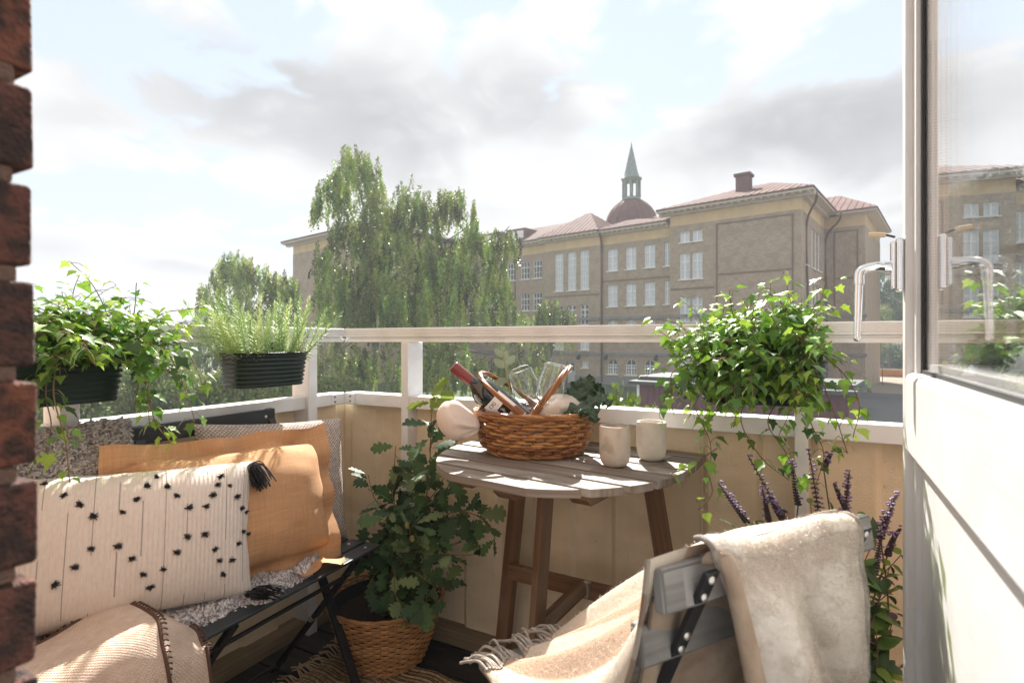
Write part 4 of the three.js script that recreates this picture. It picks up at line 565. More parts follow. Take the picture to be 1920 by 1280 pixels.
{ // rosemary
  const o = thing('rosemary', 'grey green rosemary with upright needle sprigs in the box near the corner', 'rosemary', [-1.535, 1.035, -1.175]), r = rng(411);
  const mats = [leafMat([0.36, 0.5, 0.22], 0.45, 0.6), leafMat([0.56, 0.66, 0.3], 0.5, 0.6), leafMat([0.22, 0.34, 0.15], 0.4, 0.6)];
  const sprig = (seed) => { const q = rng(seed), g = []; const n = 74; for (let i = 0; i < n; i++) { const t = 0.06 + 0.94 * i / n, a = i * 2.4 + q(), el = lerp(0.25, 1.05, t) + rr(-0.2, 0.2, q), L = lerp(0.14, 0.085, t) * rr(0.8, 1.2, q) * (t > 0.93 ? 0.7 : 1), d = V(Math.cos(a) * Math.cos(el), Math.sin(el), Math.sin(a) * Math.cos(el)), c = V(0.05 * Math.sin(t * 2) * t, t, 0), s = V(-Math.sin(a), 0, Math.cos(a)).multiplyScalar(0.011), m = c.clone().addScaledVector(d, L * 0.5).add(V(0, 0.004, 0)), e = c.clone().addScaledVector(d, L); g.push([c, m.clone().add(s), e], [c, e, m.clone().sub(s)]); }
    const geo = new THREE.BufferGeometry(); geo.setAttribute('position', new THREE.Float32BufferAttribute(g.flat().flatMap((v) => v.toArray()), 3)); geo.computeVertexNormals(); return merge([geo, tube([V(0, 0, 0), V(0.02, 0.5, 0), V(0.045, 1, 0)], 0.006, 6, 4, 0.4)]); };
  const geos = [0, 1, 2, 3, 4].map((k) => sprig(420 + k));
  for (let i = 0; i < 96; i++) { const z = rr(-0.12, 0.12, r), x = rr(-0.05, 0.05, r), m = part('sprig', geos[i % 5], mats[r() < 0.5 ? 0 : r() < 0.6 ? 1 : 2], o); m.position.set(x, -0.01, z); const out = V(x * 6 + rr(-0.5, 0.5, r), rr(1.0, 2.2, r), z * 6.5 + rr(-0.45, 0.45, r)).normalize(); m.quaternion.setFromUnitVectors(V(0, 1, 0), out); m.rotateY(r() * 6.3); const s = rr(0.11, 0.235, r); m.scale.set(s, s, s); }
}
{ // ---------------- black folding bench
  const o = thing('folding_bench', 'black folding garden bench of steel slats along the left railing', 'bench', [-1.178, 0, -1.328], 0); o.rotation.y = 0.05; // local x into the balcony, z towards the house
  const L = 1.24; for (let k = 0; k < 5; k++) { const x = -0.0275 - k * 0.067; const q = part('slat', bb(x - 0.0285, x + 0.0285, 0.441, 0.45, 0, L, 0.003), M.darkSteel, o); for (const z of [0.045, L - 0.045]) part('rivet', mv(new THREE.SphereGeometry(0.0055, 10, 6).scale(1, 0.5, 1), x, 0.4512, z), M.screw, q); }
  for (const z of [0.035, L - 0.06]) part('seat_rail', bb(-0.34, -0.005, 0.424, 0.4405, z, z + 0.025, 0.001), M.blackSteel, o);
  const slope = (y) => -0.372 - (y - 0.45) * 0.09; // the back leans towards the railing
  for (const [y, h] of [[0.845, 0.05], [0.70, 0.05]]) { const q = part('back_slat', bb(slope(y) - 0.005, slope(y) + 0.005, y - h / 2, y + h / 2, 0.06, L - 0.02, 0.0045), M.darkSteel, o); for (const z of [0.1, L - 0.07]) part('rivet', mv(new THREE.SphereGeometry(0.006, 10, 6).scale(0.5, 1, 1), slope(y) + 0.0062, y, z), M.screw, q); }
  for (const [z, s] of [[0.075, 1], [L - 0.075, -1]]) { part('leg', beam(V(-0.02, 0.0, z), V(slope(0.87) - 0.014, 0.868, z), 0.013, 0.026, 0.001, V(0, 0, 1)), M.blackSteel, o); part('leg', beam(V(-0.375, 0, z + s * 0.016), V(-0.02, 0.43, z + s * 0.016), 0.013, 0.026, 0.001, V(0, 0, 1)), M.blackSteel, o); part('pivot', mv(new THREE.CylinderGeometry(0.009, 0.009, 0.05, 12).rotateX(Math.PI / 2), -0.197, 0.216, z + s * 0.008), M.screw, o); }
  part('leg', beam(V(-0.06, 0.0, 0.5), V(slope(0.87) - 0.014, 0.868, 0.5), 0.013, 0.026, 0.001, V(0, 0, 1)), M.blackSteel, o); part('leg', beam(V(-0.375, 0, 0.516), V(-0.02, 0.43, 0.516), 0.013, 0.026, 0.001, V(0, 0, 1)), M.blackSteel, o);
  part('crossbar', mv(new THREE.CylinderGeometry(0.006, 0.006, L - 0.16, 10).rotateX(Math.PI / 2), -0.06, 0.375, L / 2), M.blackSteel, o); part('crossbar', mv(new THREE.CylinderGeometry(0.006, 0.006, L - 0.16, 10).rotateX(Math.PI / 2), -0.35, 0.03, L / 2), M.blackSteel, o); part('crossbar', mv(new THREE.CylinderGeometry(0.006, 0.006, L - 0.16, 10).rotateX(Math.PI / 2), -0.035, 0.03, L / 2), M.blackSteel, o);
}
// ---------------- sheepskins, cushions and throw on the bench
function fleece(o, fn, nrm, n, seed, size, cols) { // fn(u,v) -> point on the hide
  const r = rng(seed); const hide = surf(fn, 30, 24); part('hide', hide, std(mix3(cols[0], cols[1], 0.4), 0.95), o);
  const curl = (k) => { const a = rng(k), p = []; for (let i = 0; i <= 5; i++) { const t = i / 5, th = t * 4.2; p.push(V(Math.cos(th) * 0.34 * (1 - 0.4 * t) - 0.3, t * 0.9, Math.sin(th) * 0.34 * (1 - 0.4 * t))); } return tube(p, 0.33, 7, 5, 0.6); };
  [0, 1].forEach((k) => { const N = Math.floor(n / 2), im = new THREE.InstancedMesh(curl(k + 3), M.wool, N), m = new THREE.Matrix4(); im.name = 'wool'; im.userData = { kind: 'stuff' }; shadows(im);
    for (let i = 0; i < N; i++) { const u = r(), v = r(), p = fn(u, v), nn = nrm(u, v).add(rv(r).multiplyScalar(0.6)).normalize(), s = size * rr(0.7, 1.35, r), q = new THREE.Quaternion().setFromUnitVectors(V(0, 1, 0), nn); q.multiply(new THREE.Quaternion().setFromAxisAngle(V(0, 1, 0), r() * 6.3)); m.compose(p, q, V(s, s, s)); im.setMatrixAt(i, m); const c = mix3(cols[0], cols[1], vnoise(u * 9, v * 9, seed) * 0.7 + 0.3 * r()); im.setColorAt(i, rgb(...c)); } o.add(im); });
}
{
  const o = thing('sheepskin', 'grey curly sheepskin hung over the bench back beside the brick', 'sheepskin', [-1.56, 0.45, -0.55]);
  fleece(o, (u, v) => { const z = lerp(0.3, -0.235 + 0.055 * v * v + 0.012 * Math.sin(v * 14), u), y = lerp(0.435 + 0.012 * Math.sin(u * 9), 0.03, v); return V(0.045 + 0.05 * v + 0.02 * n3(u * 4, v * 4, 1, 2) - 0.05 * Math.pow(1 - v, 6), y, z); }, () => V(1, 0.25, 0), 15000, 431, 0.0108, [[0.4, 0.372, 0.36], [0.5, 0.47, 0.455]]);
  const s = thing('sheepskin', 'pale lilac grey sheepskin spread over the bench seat under the cushions', 'sheepskin', [-1.3, 0.46, -0.75]);
  fleece(s, (u, v) => { const z = lerp(0.5, -0.43 + 0.12 * Math.pow(v, 3) + 0.018 * Math.sin(v * 13), u), x = lerp(-0.2, 0.113 + 0.012 * Math.sin(u * 17) + 0.01 * Math.sin(u * 41), v); const over = sstep(0.9, 1, v); return V(x, 0.004 + 0.01 * n3(u * 6, v * 6, 2, 4) - 0.035 * over * (0.4 + 0.6 * vnoise(u * 8, 1, 6)), z); }, (u, v) => V(0.5 * sstep(0.85, 1, v), 1, -0.3 * sstep(0.9, 1, u)), 22000, 432, 0.0108, [[0.56, 0.53, 0.535], [0.7, 0.67, 0.67]]);
}
function cushion(label, tl, tr, br, w, h, t, mat, opt) { const o = thing('cushion', label, 'cushion', [0, 0, 0]); const f = orient(o, tl, tr, br); o.position.copy(tr).addScaledVector(f.x, -w / 2).addScaledVector(f.y, -h / 2); part('cover', pillowGeo(w, h, t, opt), mat, o); return o; }
{
  cushion('grey coarse woven cushion at the back, nearest the balcony corner', V(-1.545, 0.855, -0.985), V(-1.415, 0.83, -1.39), V(-1.345, 0.455, -1.335), 0.46, 0.4, 0.13, M.greyWeave, { seed: 3, crease: 0.004, pinch: 0.05 });
  const og = cushion('orange linen cushion with a wide flat border between white and grey cushions', V(-1.425, 0.855, -0.68), V(-1.335, 0.835, -1.245), V(-1.235, 0.455, -1.155), 0.6, 0.415, 0.19, M.linen, { seed: 8, crease: 0.014, pinch: 0.03, n: 64, flange: 0.05 });
  // hem of the border folded out over the seat
  const hem = surf((u, v) => V(lerp(0.1, 0.285 - 0.03 * v, u), -0.188 - 0.01 * Math.sin(u * 9) - 0.012 * v, 0.03 + 0.05 * v + 0.012 * Math.sin(u * 16 + v * 2)), 30, 6, 0.3, 0.06); part('hem', hem, M.linen, og);
  // white cushion: ribs, dashed stitch columns, tufts and tassels
  const rib = gtex(1024, (u, v) => { const a = (u * 64) % 1; return 0.5 + 0.35 * Math.sin(2 * Math.PI * a) + 0.25 * (vnoise(u * 64, v * 120, 7) - 0.5); });
  const wmap = ctex(1024, (u, v) => { const k = 0.94 + 0.1 * (vnoise(u * 200, v * 40, 12) - 0.5); let c = [0.75 * k, 0.665 * k, 0.6 * k]; const s = (u * 64) % 1; if (s > 0.4 && s < 0.6) c = c.map((q) => q * 0.93); const col = (u * 14.0) % 1, seg = vnoise(Math.floor(u * 14) * 3.7, v * 3, 31); if (col > 0.47 && col < 0.515 && seg > 0.46 && (v * 70 + Math.floor(u * 14) * 0.37) % 1 < 0.55) c = [0.06, 0.055, 0.055]; return c; });
  const white = std([1, 1, 1], 0.92, { map: again(wmap, [1.66, 3.3]), bumpMap: again(rib, [1.66, 3.3]), bumpScale: 0.0011 });
  const TR = V(-1.262, 0.785, -0.93), TL = TR.clone().add(V(-0.2, 0.022, 0.41)), BR = V(-1.2, 0.475, -0.905), w = 0.56, h = 0.325, t = 0.17;
  const o = cushion('long white ribbed cushion with black tufts and corner tassels in front', TL, TR, BR, w, h, t, white, { seed: 13, crease: 0.003, pinch: 0.035 });
  const r = rng(441), tuft = (s) => { const q = rng(s), g = []; for (let i = 0; i < 36; i++) { const a = rr(-0.6, 0.6, q), dx = rr(0.05, 0.55, q) * (q() < 0.35 + 0.3 * (s % 2) ? 1 : -1), b = rr(-0.35, 0.3, q); g.push(tube([V(-dx * 0.5, b * 0.3, 0.02), V(0, a * 0.35, 0.3 + 0.15 * q()), V(dx, b + a * 0.3, 0.1 + 0.34 * q())], 0.05, 6, 4, 0.7)); } return merge(g); };
  const tufts4 = [1, 2, 3, 4, 5, 6, 7, 8].map((k) => tuft(450 + k));
  const pts = [[210, 285], [280, 338], [343, 380], [405, 430], [530, 405], [600, 335], [652, 268], [697, 218], [760, 263], [808, 305], [880, 357], [985, 342], [1030, 283], [1063, 228], [1085, 183], [1148, 225], [1208, 273], [1250, 328], [1290, 343], [1268, 437], [1315, 447], [1230, 497], [1178, 580], [985, 473], [1055, 537], [1085, 590], [1112, 655], [875, 494], [818, 570], [748, 652], [645, 683], [685, 742], [588, 612], [517, 562], [403, 577], [342, 662], [275, 740], [205, 825]];
  for (const [cx, cy] of pts) { // positions on the cushion front as seen, carried onto its surface
    const X = cx / 2.909, Y = 840 + cy / 2.909, uv = (X - 65) / 392, top = lerp(930, 868, uv), bot = lerp(1187, 1095, uv); const u = 1 - 2 * (1 - Math.pow(uv, 0.86)) * (0.425 / w), v = 1 - 2 * (Y - top) / (bot - top);
    const puff = Math.pow(Math.max(0, (1 - Math.pow(Math.abs(u), 2.6)) * (1 - Math.pow(Math.abs(v), 2.6))), 0.48); const m = part('tuft', tufts4[Math.floor(r() * 8)], M.blackYarn, o); m.position.set((w / 2) * u * (1 - 0.035 * (1 - v * v) * u * u), (h / 2) * v * (1 - 0.035 * (1 - u * u) * v * v), (t / 2) * puff + 0.001); m.rotation.z = rr(-0.7, 0.7, r); m.scale.set(1, 1.1, 0.85).multiplyScalar(rr(0.0125, 0.0175, r)); }
  for (const [sx, sy, dx, dy] of [[1, 1, 0.45, -0.9], [1, -1, 0.75, 0.05]]) { const g = [], q = rng(460 + sy); for (let i = 0; i < 80; i++) { const a = q() * 6.3, k = rr(0.2, 1, q) * (sy < 0 ? 0.032 : 0.026), e = V(dx, dy, sy < 0 ? 0.75 : 0.3).normalize().multiplyScalar(rr(0.045, 0.064, q)); g.push(tube([V(0, 0, 0), e.clone().multiplyScalar(0.3).add(V(Math.cos(a) * k * 0.9, Math.sin(a) * k * 0.6, Math.sin(a) * k * 0.9)), e.add(V(Math.cos(a) * k + rr(-0.006, 0.006, q), Math.sin(a) * k * 0.7 - rr(0, 0.016, q), Math.sin(a) * k + rr(-0.006, 0.006, q)))], 0.0014, 7, 4)); } const m = part('tassel', g, M.blackYarn, o); m.position.set(sx * w * 0.495, sy * h * 0.485, 0.006); }
}
{ // beige throw over the front of the seat
  const o = thing('throw_blanket', 'beige knitted throw with brown stitched edge over the bench front', 'blanket', [-1.2, 0.45, -0.5]);
  const prof = [[-0.2, 0.035], [-0.12, 0.055], [-0.02, 0.072], [0.055, 0.068], [0.092, 0.03], [0.1, -0.06], [0.094, -0.2], [0.09, -0.36]];
  const pc = new THREE.CatmullRomCurve3(prof.map(([x, y]) => V(x, y, 0)));
  const S = (lift, u0, u1, v0, v1) => (u, v) => { const U = lerp(u0, u1, u), W = lerp(v0, v1, v), p = pc.getPoint(W), e = Math.pow(clamp((U - 0.72) / 0.28), 2), z = lerp(0.25, -0.222, U); const flat = 1 - 0.75 * e; return V(p.x * (1 - 0.16 * e) + 0.016 * n3(U * 5, W * 6, 1, 71) * 2 + lift * 0.7 * W * 1.3, (W < 0.6 ? Math.max(0.006, p.y * flat) : p.y) + 0.02 * n3(U * 4, W * 5, 3, 72) * 2 + lift + 0.012 * Math.sin(U * 9 + W * 3), z - 0.015 * Math.sin(W * 8)); };
  const A = S(0, 0, 1, 0, 1), Bf = S(0.013, 0, 0.8, 0.14, 1); part('layer', surf(A, 50, 60, 0.47, 0.6), M.knit, o); part('layer', surf((u, v) => { const k = lerp(1, 0.62, sstep(0, 0.55, v) * 0.0 + 0.0); return Bf(u * k, v); }, 44, 54, 0.4, 0.52), M.knit, o);
  const edge = []; for (let i = 0; i <= 36; i++) edge.push(Bf(i / 36, 0)); for (let i = 1; i <= 40; i++) edge.push(Bf(1, i / 40)); const edge2 = []; for (let i = 0; i <= 40; i++) edge2.push(A(1, 0.25 + 0.75 * i / 40));
  for (const E of [edge, edge2]) { part('edging', tube(E, 0.0042, 160, 6), M.brownYarn, o); const c = new THREE.CatmullRomCurve3(E), n = Math.round(c.getLength() / 0.0115), st = []; for (let i = 0; i < n; i++) { const p = c.getPointAt((i + 0.5) / n), t = c.getTangentAt((i + 0.5) / n), q = V(0, 1, 0).cross(t).normalize().multiplyScalar(0.012); st.push(tube([p.clone().add(V(0, 0.003, 0)).addScaledVector(q, 0.1), p.clone().add(V(0, 0.0045, 0)).addScaledVector(q, 0.6), p.clone().addScaledVector(q, 1.05)], 0.0019, 4, 4)); } part('stitches', st, M.brownYarn, o, { kind: 'stuff' }); }
}
// ---------------------------------------------------------------- table
const TT = 0.77, TP = V(-0.603, 0, -1.457), TR_ = -8 * Math.PI / 180;
{
  const o = thing('balcony_table', 'small weathered wooden slatted half round table against the front railing', 'table', TP.toArray(), TR_);
  const hw = (z) => z <= 0 ? 0.353 - 0.02 * Math.pow(-z / 0.24, 2) : 0.353 * Math.sqrt(Math.max(0, 1 - Math.pow(z / 0.385, 2)));
  const pitch = 0.0773, gap = 0.0145, th = 0.02;
  for (let k = 0; k < 8; k++) {
    const z0 = -0.24 + k * pitch, z1 = z0 + pitch - gap, s = new THREE.Shape(), N = 5, R_ = [], L_ = [];
    for (let i = 0; i <= N; i++) { const z = lerp(z0, z1, i / N), w = Math.max(0.05, hw(z)); R_.push([w, -z]); L_.push([-w, -z]); }
    [...R_, ...L_.reverse()].forEach(([x, y], i) => (i ? s.lineTo(x, y) : s.moveTo(x, y))); s.closePath();
    const g = new THREE.ExtrudeGeometry(s, { depth: th - 0.004, bevelEnabled: true, bevelSize: 0.002, bevelThickness: 0.002, bevelOffset: -0.002, bevelSegments: 2 }); g.rotateX(-Math.PI / 2).translate(0, TT - th + 0.002, 0);
    part('slat', uvm(g, 'x', [k * 1.37, k * 0.53]), M.tableWood, o);
  }
  for (const x of [-0.26, -0.115, 0.035, 0.2]) { const zf = 0.385 * Math.sqrt(Math.max(0, 1 - (x / 0.353) ** 2)) - 0.035; const s = new THREE.Shape(); s.moveTo(-0.235, 0); s.lineTo(zf, 0); s.lineTo(zf, -0.008); s.lineTo(zf - 0.022, -0.026); s.lineTo(-0.22, -0.026); s.lineTo(-0.235, -0.012); s.closePath(); const g = new THREE.ExtrudeGeometry(s, { depth: 0.05, bevelEnabled: false }).translate(0, 0, -0.025).rotateY(-Math.PI / 2).translate(x, TT - th - 0.0005, 0); part('batten', uvm(g, 'z', [x, x]), M.legWood, o); }
  const loc = (p) => p.clone().sub(TP).applyAxisAngle(V(0, 1, 0), -TR_), W = (x, y, z) => loc(V(x, y, z));
  part('leg', beam(W(-0.887, 0.054, -1.6), W(-0.803, 0.724, -1.575), 0.048, 0.03, 0.003, V(0, 0, 1)), M.legWood, o);
  part('leg', beam(W(-0.265, 0.054, -1.545), W(-0.371, 0.724, -1.535), 0.048, 0.03, 0.003, V(0, 0, 1)), M.legWood, o);
  part('stretcher', beam(W(-0.84, 0.345, -1.562), W(-0.315, 0.362, -1.513), 0.022, 0.05, 0.003), M.legWood, o);
  part('gate_leg', beam(W(-0.66, 0.0, -1.345), W(-0.617, 0.72, -1.365), 0.042, 0.026, 0.003, V(1, 0, 0.25)), M.legWood, o);
  part('brace', beam(W(-0.638, 0.30, -1.372), W(-0.565, 0.372, -1.515), 0.024, 0.042, 0.003), M.legWood, o);
  part('hinge', mv(bx(0.02, 0.045, 0.02, 0.002), ...W(-0.557, 0.362, -1.5205).toArray()), M.screw, o);
}
// ---------------------------------------------------------------- things on the table
const BC = V(-0.69, TT + 0.0005, -1.432), BTURN = 0.3;
{
  const o = thing('wicker_basket', 'brown wicker picnic basket with two hoop handles folded apart on the table', 'basket', BC.toArray(), BTURN);
  const tones = [[0.3, 0.115, 0.03], [0.38, 0.16, 0.045], [0.23, 0.08, 0.022], [0.46, 0.22, 0.07]].map((c, i) => phys([1, 1, 1], 0.4, { map: again(ctex(128, (u, v) => { const k = 0.55 + 0.75 * fbm(u * 6, v * 10, 500 + i, 4); return c.map((q) => q * k); }), [3, 1]), clearcoat: 0.25, clearcoatRoughness: 0.35 }));
  const H = 0.128, A0 = 0.142, B0 = 0.108, A1 = 0.17, B1 = 0.13, r = rng(501), n = 30;
  const rad = (t) => 0.86 + 0.14 * sstep(0, 0.25, t) + 0.0; const P = (a, t, k = 0) => { const f = Math.pow(t, 0.7) * 0.9 + 0.1 * t, ax = lerp(A0, A1, f) * rad(t) + k, bz = lerp(B0, B1, f) * rad(t) + k; return V(Math.cos(a) * ax, t * H, Math.sin(a) * bz); };
  for (let i = 0; i < n; i++) { const a = (i / n) * Math.PI * 2; part('stake', tube([P(a, 0.01), P(a, 0.4), P(a, 1.0)], 0.0026, 10, 6), tones[2], o); }
  // weavers pass in front of one pair of stakes and behind the next, each row shifted; several canes end to end in a row
  const rows = 11; for (let j = 0; j < rows; j++) { const t0 = 0.045 + 0.82 * (j + 0.5) / rows; for (let k = 0; k < 5; k++) { const a0 = (k / 5 + j * 0.137) * Math.PI * 2, a1 = a0 + Math.PI * 2 / 5 + 0.16, pts = [], m = 22; for (let i = 0; i <= m; i++) { const a = lerp(a0, a1, i / m), w = Math.sin(a * n / 2 + j * Math.PI * 0.66); pts.push(P(a, t0 + 0.014 * Math.sin(a * n / 2 + j * 2.1) + 0.03 * (i / m - 0.5) + rr(-0.008, 0.008, r), 0.0062 * w)); } part('cane', tube(pts, rr(0.0044, 0.0056, r), 44, 6), tones[Math.floor(r() * 4)], o); } }
  // slanting border top and foot
  for (const [t, up, N] of [[0.89, 0.085, 28], [0.945, 0.07, 28], [0.03, 0.075, 26]]) for (let i = 0; i < N; i++) { const a0 = (i / N) * Math.PI * 2 + t * 3, L = 0.72, pts = []; for (let k = 0; k <= 6; k++) { const q = k / 6; pts.push(P(a0 + L * q, Math.max(0.03, t - up * 0.6 + up * 1.1 * Math.sin(q * Math.PI * 0.6)), lerp(-0.005, 0.008, Math.sin(q * Math.PI)))); } part('border_cane', tube(pts, rr(0.0042, 0.0054, r), 14, 6), tones[Math.floor(r() * 4)], o); }
  part('base', mv(new THREE.CylinderGeometry(1, 1, 0.008, 40).scale(A0 * 0.86, 1, B0 * 0.86), 0, 0.008, 0), tones[2], o);
  // hoops: twisted bundles from the front rim to the back rim
  const hoop = (tilt, hgt, x0) => { const h = part('handle', mv(new THREE.CylinderGeometry(0.008, 0.008, 0.03, 10).rotateZ(-tilt), x0 + Math.sin(tilt) * 0.02, H * 0.93 + 0.02, B1 * 0.93), tones[2], o); for (let s = 0; s < 4; s++) { const pts = []; for (let i = 0; i <= 24; i++) { const q = i / 24, a = q * Math.PI, tw = q * 9 + s * Math.PI / 2, up = Math.pow(Math.sin(a), 0.62) * hgt, z = Math.cos(a) * B1 * 0.93; const ox = Math.cos(tw) * 0.006, oy = Math.sin(tw) * 0.006; pts.push(V(x0 + Math.sin(tilt) * up + ox * Math.cos(tilt), H * 0.92 + Math.cos(tilt) * up + oy * 0.6, z + oy * 0.7)); } part('cane', tube(pts, 0.0042, 60, 6), tones[(s + 1) % 4], h); } for (const z of [1, -1]) { const wr = []; for (let i = 0; i < 7; i++) { const up = 0.012 + i * 0.005, g = new THREE.TorusGeometry(0.0095, 0.0022, 6, 14); g.rotateX(Math.PI / 2).rotateZ(-tilt).translate(x0 + Math.sin(tilt) * up, H * 0.92 + Math.cos(tilt) * up, z * B1 * 0.93 * Math.sqrt(Math.max(0.2, 1 - Math.pow(up / hgt, 3)))); wr.push(g); } part('binding', wr, tones[0], h); } };
  hoop(-0.93, 0.19, -0.004); hoop(0.62, 0.165, 0.012);
}
{ // wine bottle leaning in the basket
  const a = at(1003, 812, 1.575), b = at(849, 686, 1.545), o = thing('wine_bottle', 'dark red wine bottle with red capsule and white label leaning in the basket', 'bottle', a.toArray()); const L = 0.325, dir = b.clone().sub(a).normalize(); o.position.copy(b).addScaledVector(dir, -L);
  const toEye = V(0, EYE, 0).sub(a); const y = dir, z = toEye.addScaledVector(y, -toEye.dot(y)).normalize(); z.applyAxisAngle(y, -0.12); const x = y.clone().cross(z); o.quaternion.setFromRotationMatrix(new THREE.Matrix4().makeBasis(x, y, z));
  const R0 = 0.0405, pr = [[0.02, 0.004], [0.034, 0], [0.0395, 0.004], [R0, 0.012], [R0, 0.1], [R0, 0.198], [0.0392, 0.21], [0.035, 0.222], [0.027, 0.233], [0.019, 0.244], [0.0155, 0.256], [0.0148, 0.275], [0.0148, 0.318], [0.0145, 0.322]].map(([r, h]) => new THREE.Vector2(r, h));
  part('bottle_glass', new THREE.LatheGeometry(pr, 48), phys([0.006, 0.009, 0.006], 0.05, { clearcoat: 1, clearcoatRoughness: 0.02, specularIntensity: 1 }), o);
  const cap = [[0.0162, 0.258], [0.0164, 0.29], [0.0168, 0.302], [0.0158, 0.3035], [0.0168, 0.305], [0.0168, 0.322], [0.016, 0.325], [0.0, 0.3255]].map(([r, h]) => new THREE.Vector2(r, h)); part('capsule', new THREE.LatheGeometry(cap, 40), phys([0.21, 0.03, 0.028], 0.35, { clearcoat: 0.4, clearcoatRoughness: 0.3 }), o);
  const cv = document.createElement('canvas'); cv.width = 512; cv.height = 640; const c = cv.getContext('2d'); c.fillStyle = '#f3f1ee'; c.fillRect(0, 0, 512, 640); c.fillStyle = '#161616'; c.textAlign = 'left'; c.font = 'bold 92px serif'; c.fillText('CIG', 96, 108); c.font = '26px serif'; c.fillText('P.V', 240, 158);
  c.save(); c.translate(256, 310); c.fillStyle = '#1b1c1e'; c.fillRect(-90, -110, 180, 200); const q = rng(77); for (let i = 0; i < 160; i++) { const t = q(); c.fillStyle = `rgba(${150 + 80 * q()},${140 + 60 * q()},${130 + 60 * q()},${0.15 + 0.4 * q()})`; c.beginPath(); c.ellipse(-20 + 50 * (q() - 0.5) + 20 * Math.sin(t * 6), -80 + 150 * t, 4 + 12 * q(), 3 + 14 * q(), q() * 3, 0, 6.3); c.fill(); } c.restore();
  c.fillStyle = '#7f9fc0'; c.fillRect(96, 450, 150, 6); c.fillStyle = '#7b7f88'; for (let i = 0; i < 4; i++) c.fillRect(96, 486 + i * 22, 200 - 30 * (i % 2), 4);
  const lt = new THREE.CanvasTexture(cv); lt.colorSpace = THREE.SRGBColorSpace; const lg = new THREE.CylinderGeometry(R0 + 0.0004, R0 + 0.0004, 0.1, 40, 1, true, -0.92, 1.84); lg.translate(0, 0.132, 0); part('label', lg, std([1, 1, 1], 0.7, { map: lt }), o);
}
function wineGlass(label, base, tip, group) {
  const o = thing('wine_glass', label, 'wine glass', base.toArray(), 0, group); o.quaternion.setFromUnitVectors(V(0, 1, 0), tip.clone().sub(base).normalize());
  const t = 0.0016, outer = [[0.033, 0], [0.033, 0.0015], [0.012, 0.004], [0.0045, 0.009], [0.0036, 0.03], [0.0042, 0.07], [0.012, 0.0765], [0.028, 0.089], [0.039, 0.108], [0.0425, 0.13], [0.041, 0.155], [0.0365, 0.19], [0.0345, 0.206]], inner = [[0.0336, 0.206], [0.0355, 0.19], [0.0399, 0.155], [0.0414, 0.13], [0.0379, 0.1085], [0.027, 0.0905], [0.011, 0.0785], [0, 0.0765]];
  const pts = [...outer.map((p, i) => new THREE.Vector2(...p)), ...inner.map((p) => new THREE.Vector2(...p))]; const sp = []; const c1 = new THREE.SplineCurve(outer.slice(5).map((p) => new THREE.Vector2(...p))), c2 = new THREE.SplineCurve(inner.map((p) => new THREE.Vector2(...p)));
  const prof = [new THREE.Vector2(0.0001, 0), ...outer.slice(0, 5).map((p) => new THREE.Vector2(...p)), ...c1.getPoints(26), ...c2.getPoints(26).map((p) => new THREE.Vector2(Math.max(0.0001, p.x), p.y))];
  part('glass_bowl', new THREE.LatheGeometry(prof, 56), phys([1, 1, 1], 0.0, { transmission: 1, thickness: 0.01, ior: 1.5 }), o); return o;
}
{ const m1 = wineGlass('clear wine glass leaning left in the basket, beside the bottle', at(1018, 812, 1.6), at(974, 692, 1.57), 'wine glasses in the basket'); const m2 = wineGlass('clear wine glass leaning right in the basket, behind the right hoop handle', at(1014, 812, 1.57), at(1042, 690, 1.56), 'wine glasses in the basket'); m1.position.addScaledVector(at(974, 692, 1.57).sub(at(1018, 812, 1.6)).normalize(), -0.0); for (const m of [m1, m2]) delete m.userData.group; }
function blob(fn, n = 40, m = 28) { return surf((u, v) => { const th = u * Math.PI * 2, ph = v * Math.PI; return fn(th, ph); }, n, m, 0.3, 0.2); }
{ // cloth napkins
  const n1 = thing('napkin', 'pale pink cloth napkin bulging over the left rim of the basket', 'napkin', at(859, 790, 1.53).toArray(), 0.35);
  part('cloth', blob((th, ph) => { const d = V(Math.sin(ph) * Math.cos(th), Math.cos(ph), Math.sin(ph) * Math.sin(th)); const fold = 0.2 * n3(d.x * 1.2, d.y * 1.2, d.z * 1.2, 12) + 0.05 * n3(d.x * 4 + d.y * 2, d.y * 3, d.z * 4, 15) - 0.07 * Math.exp(-Math.pow((d.x * 0.9 - 0.25 + d.y * 0.7) * 7, 2)) - 0.05 * Math.exp(-Math.pow((d.x * 0.5 - d.y * 0.2 - 0.33) * 12, 2)) + 0.04 * d.y; const ang = Math.atan2(d.y, d.z), gather = sstep(-0.35, 0.95, d.x); const k = 1 + fold * (1 - 0.5 * gather) + 0.13 * gather * Math.sin(ang * 6 + d.x * 2.5) + 0.07 * gather * Math.sin(ang * 11 + 1.3); return V(d.x * 0.062, d.y * 0.058 * k * (1 - 0.34 * gather) - 0.012 * d.x, d.z * 0.05 * k * (1 - 0.25 * gather)); }, 64, 44), M.napkin, n1);
  const n2 = thing('napkin', 'white cloth napkin inside the basket beside the kale', 'napkin', at(1045, 768, 1.575).toArray(), 0.2);
  part('cloth', blob((th, ph) => { const d = V(Math.sin(ph) * Math.cos(th), Math.cos(ph), Math.sin(ph) * Math.sin(th)); const k = 1 + 0.5 * n3(d.x * 2, d.y * 2, d.z * 2, 19) + 0.16 * n3(d.x * 6, d.y * 3, d.z * 6, 23); return V(d.x * 0.068 * k, d.y * 0.04 * k + 0.012 * d.x, d.z * 0.05 * k); }, 60, 40), M.cotton, n2);
}
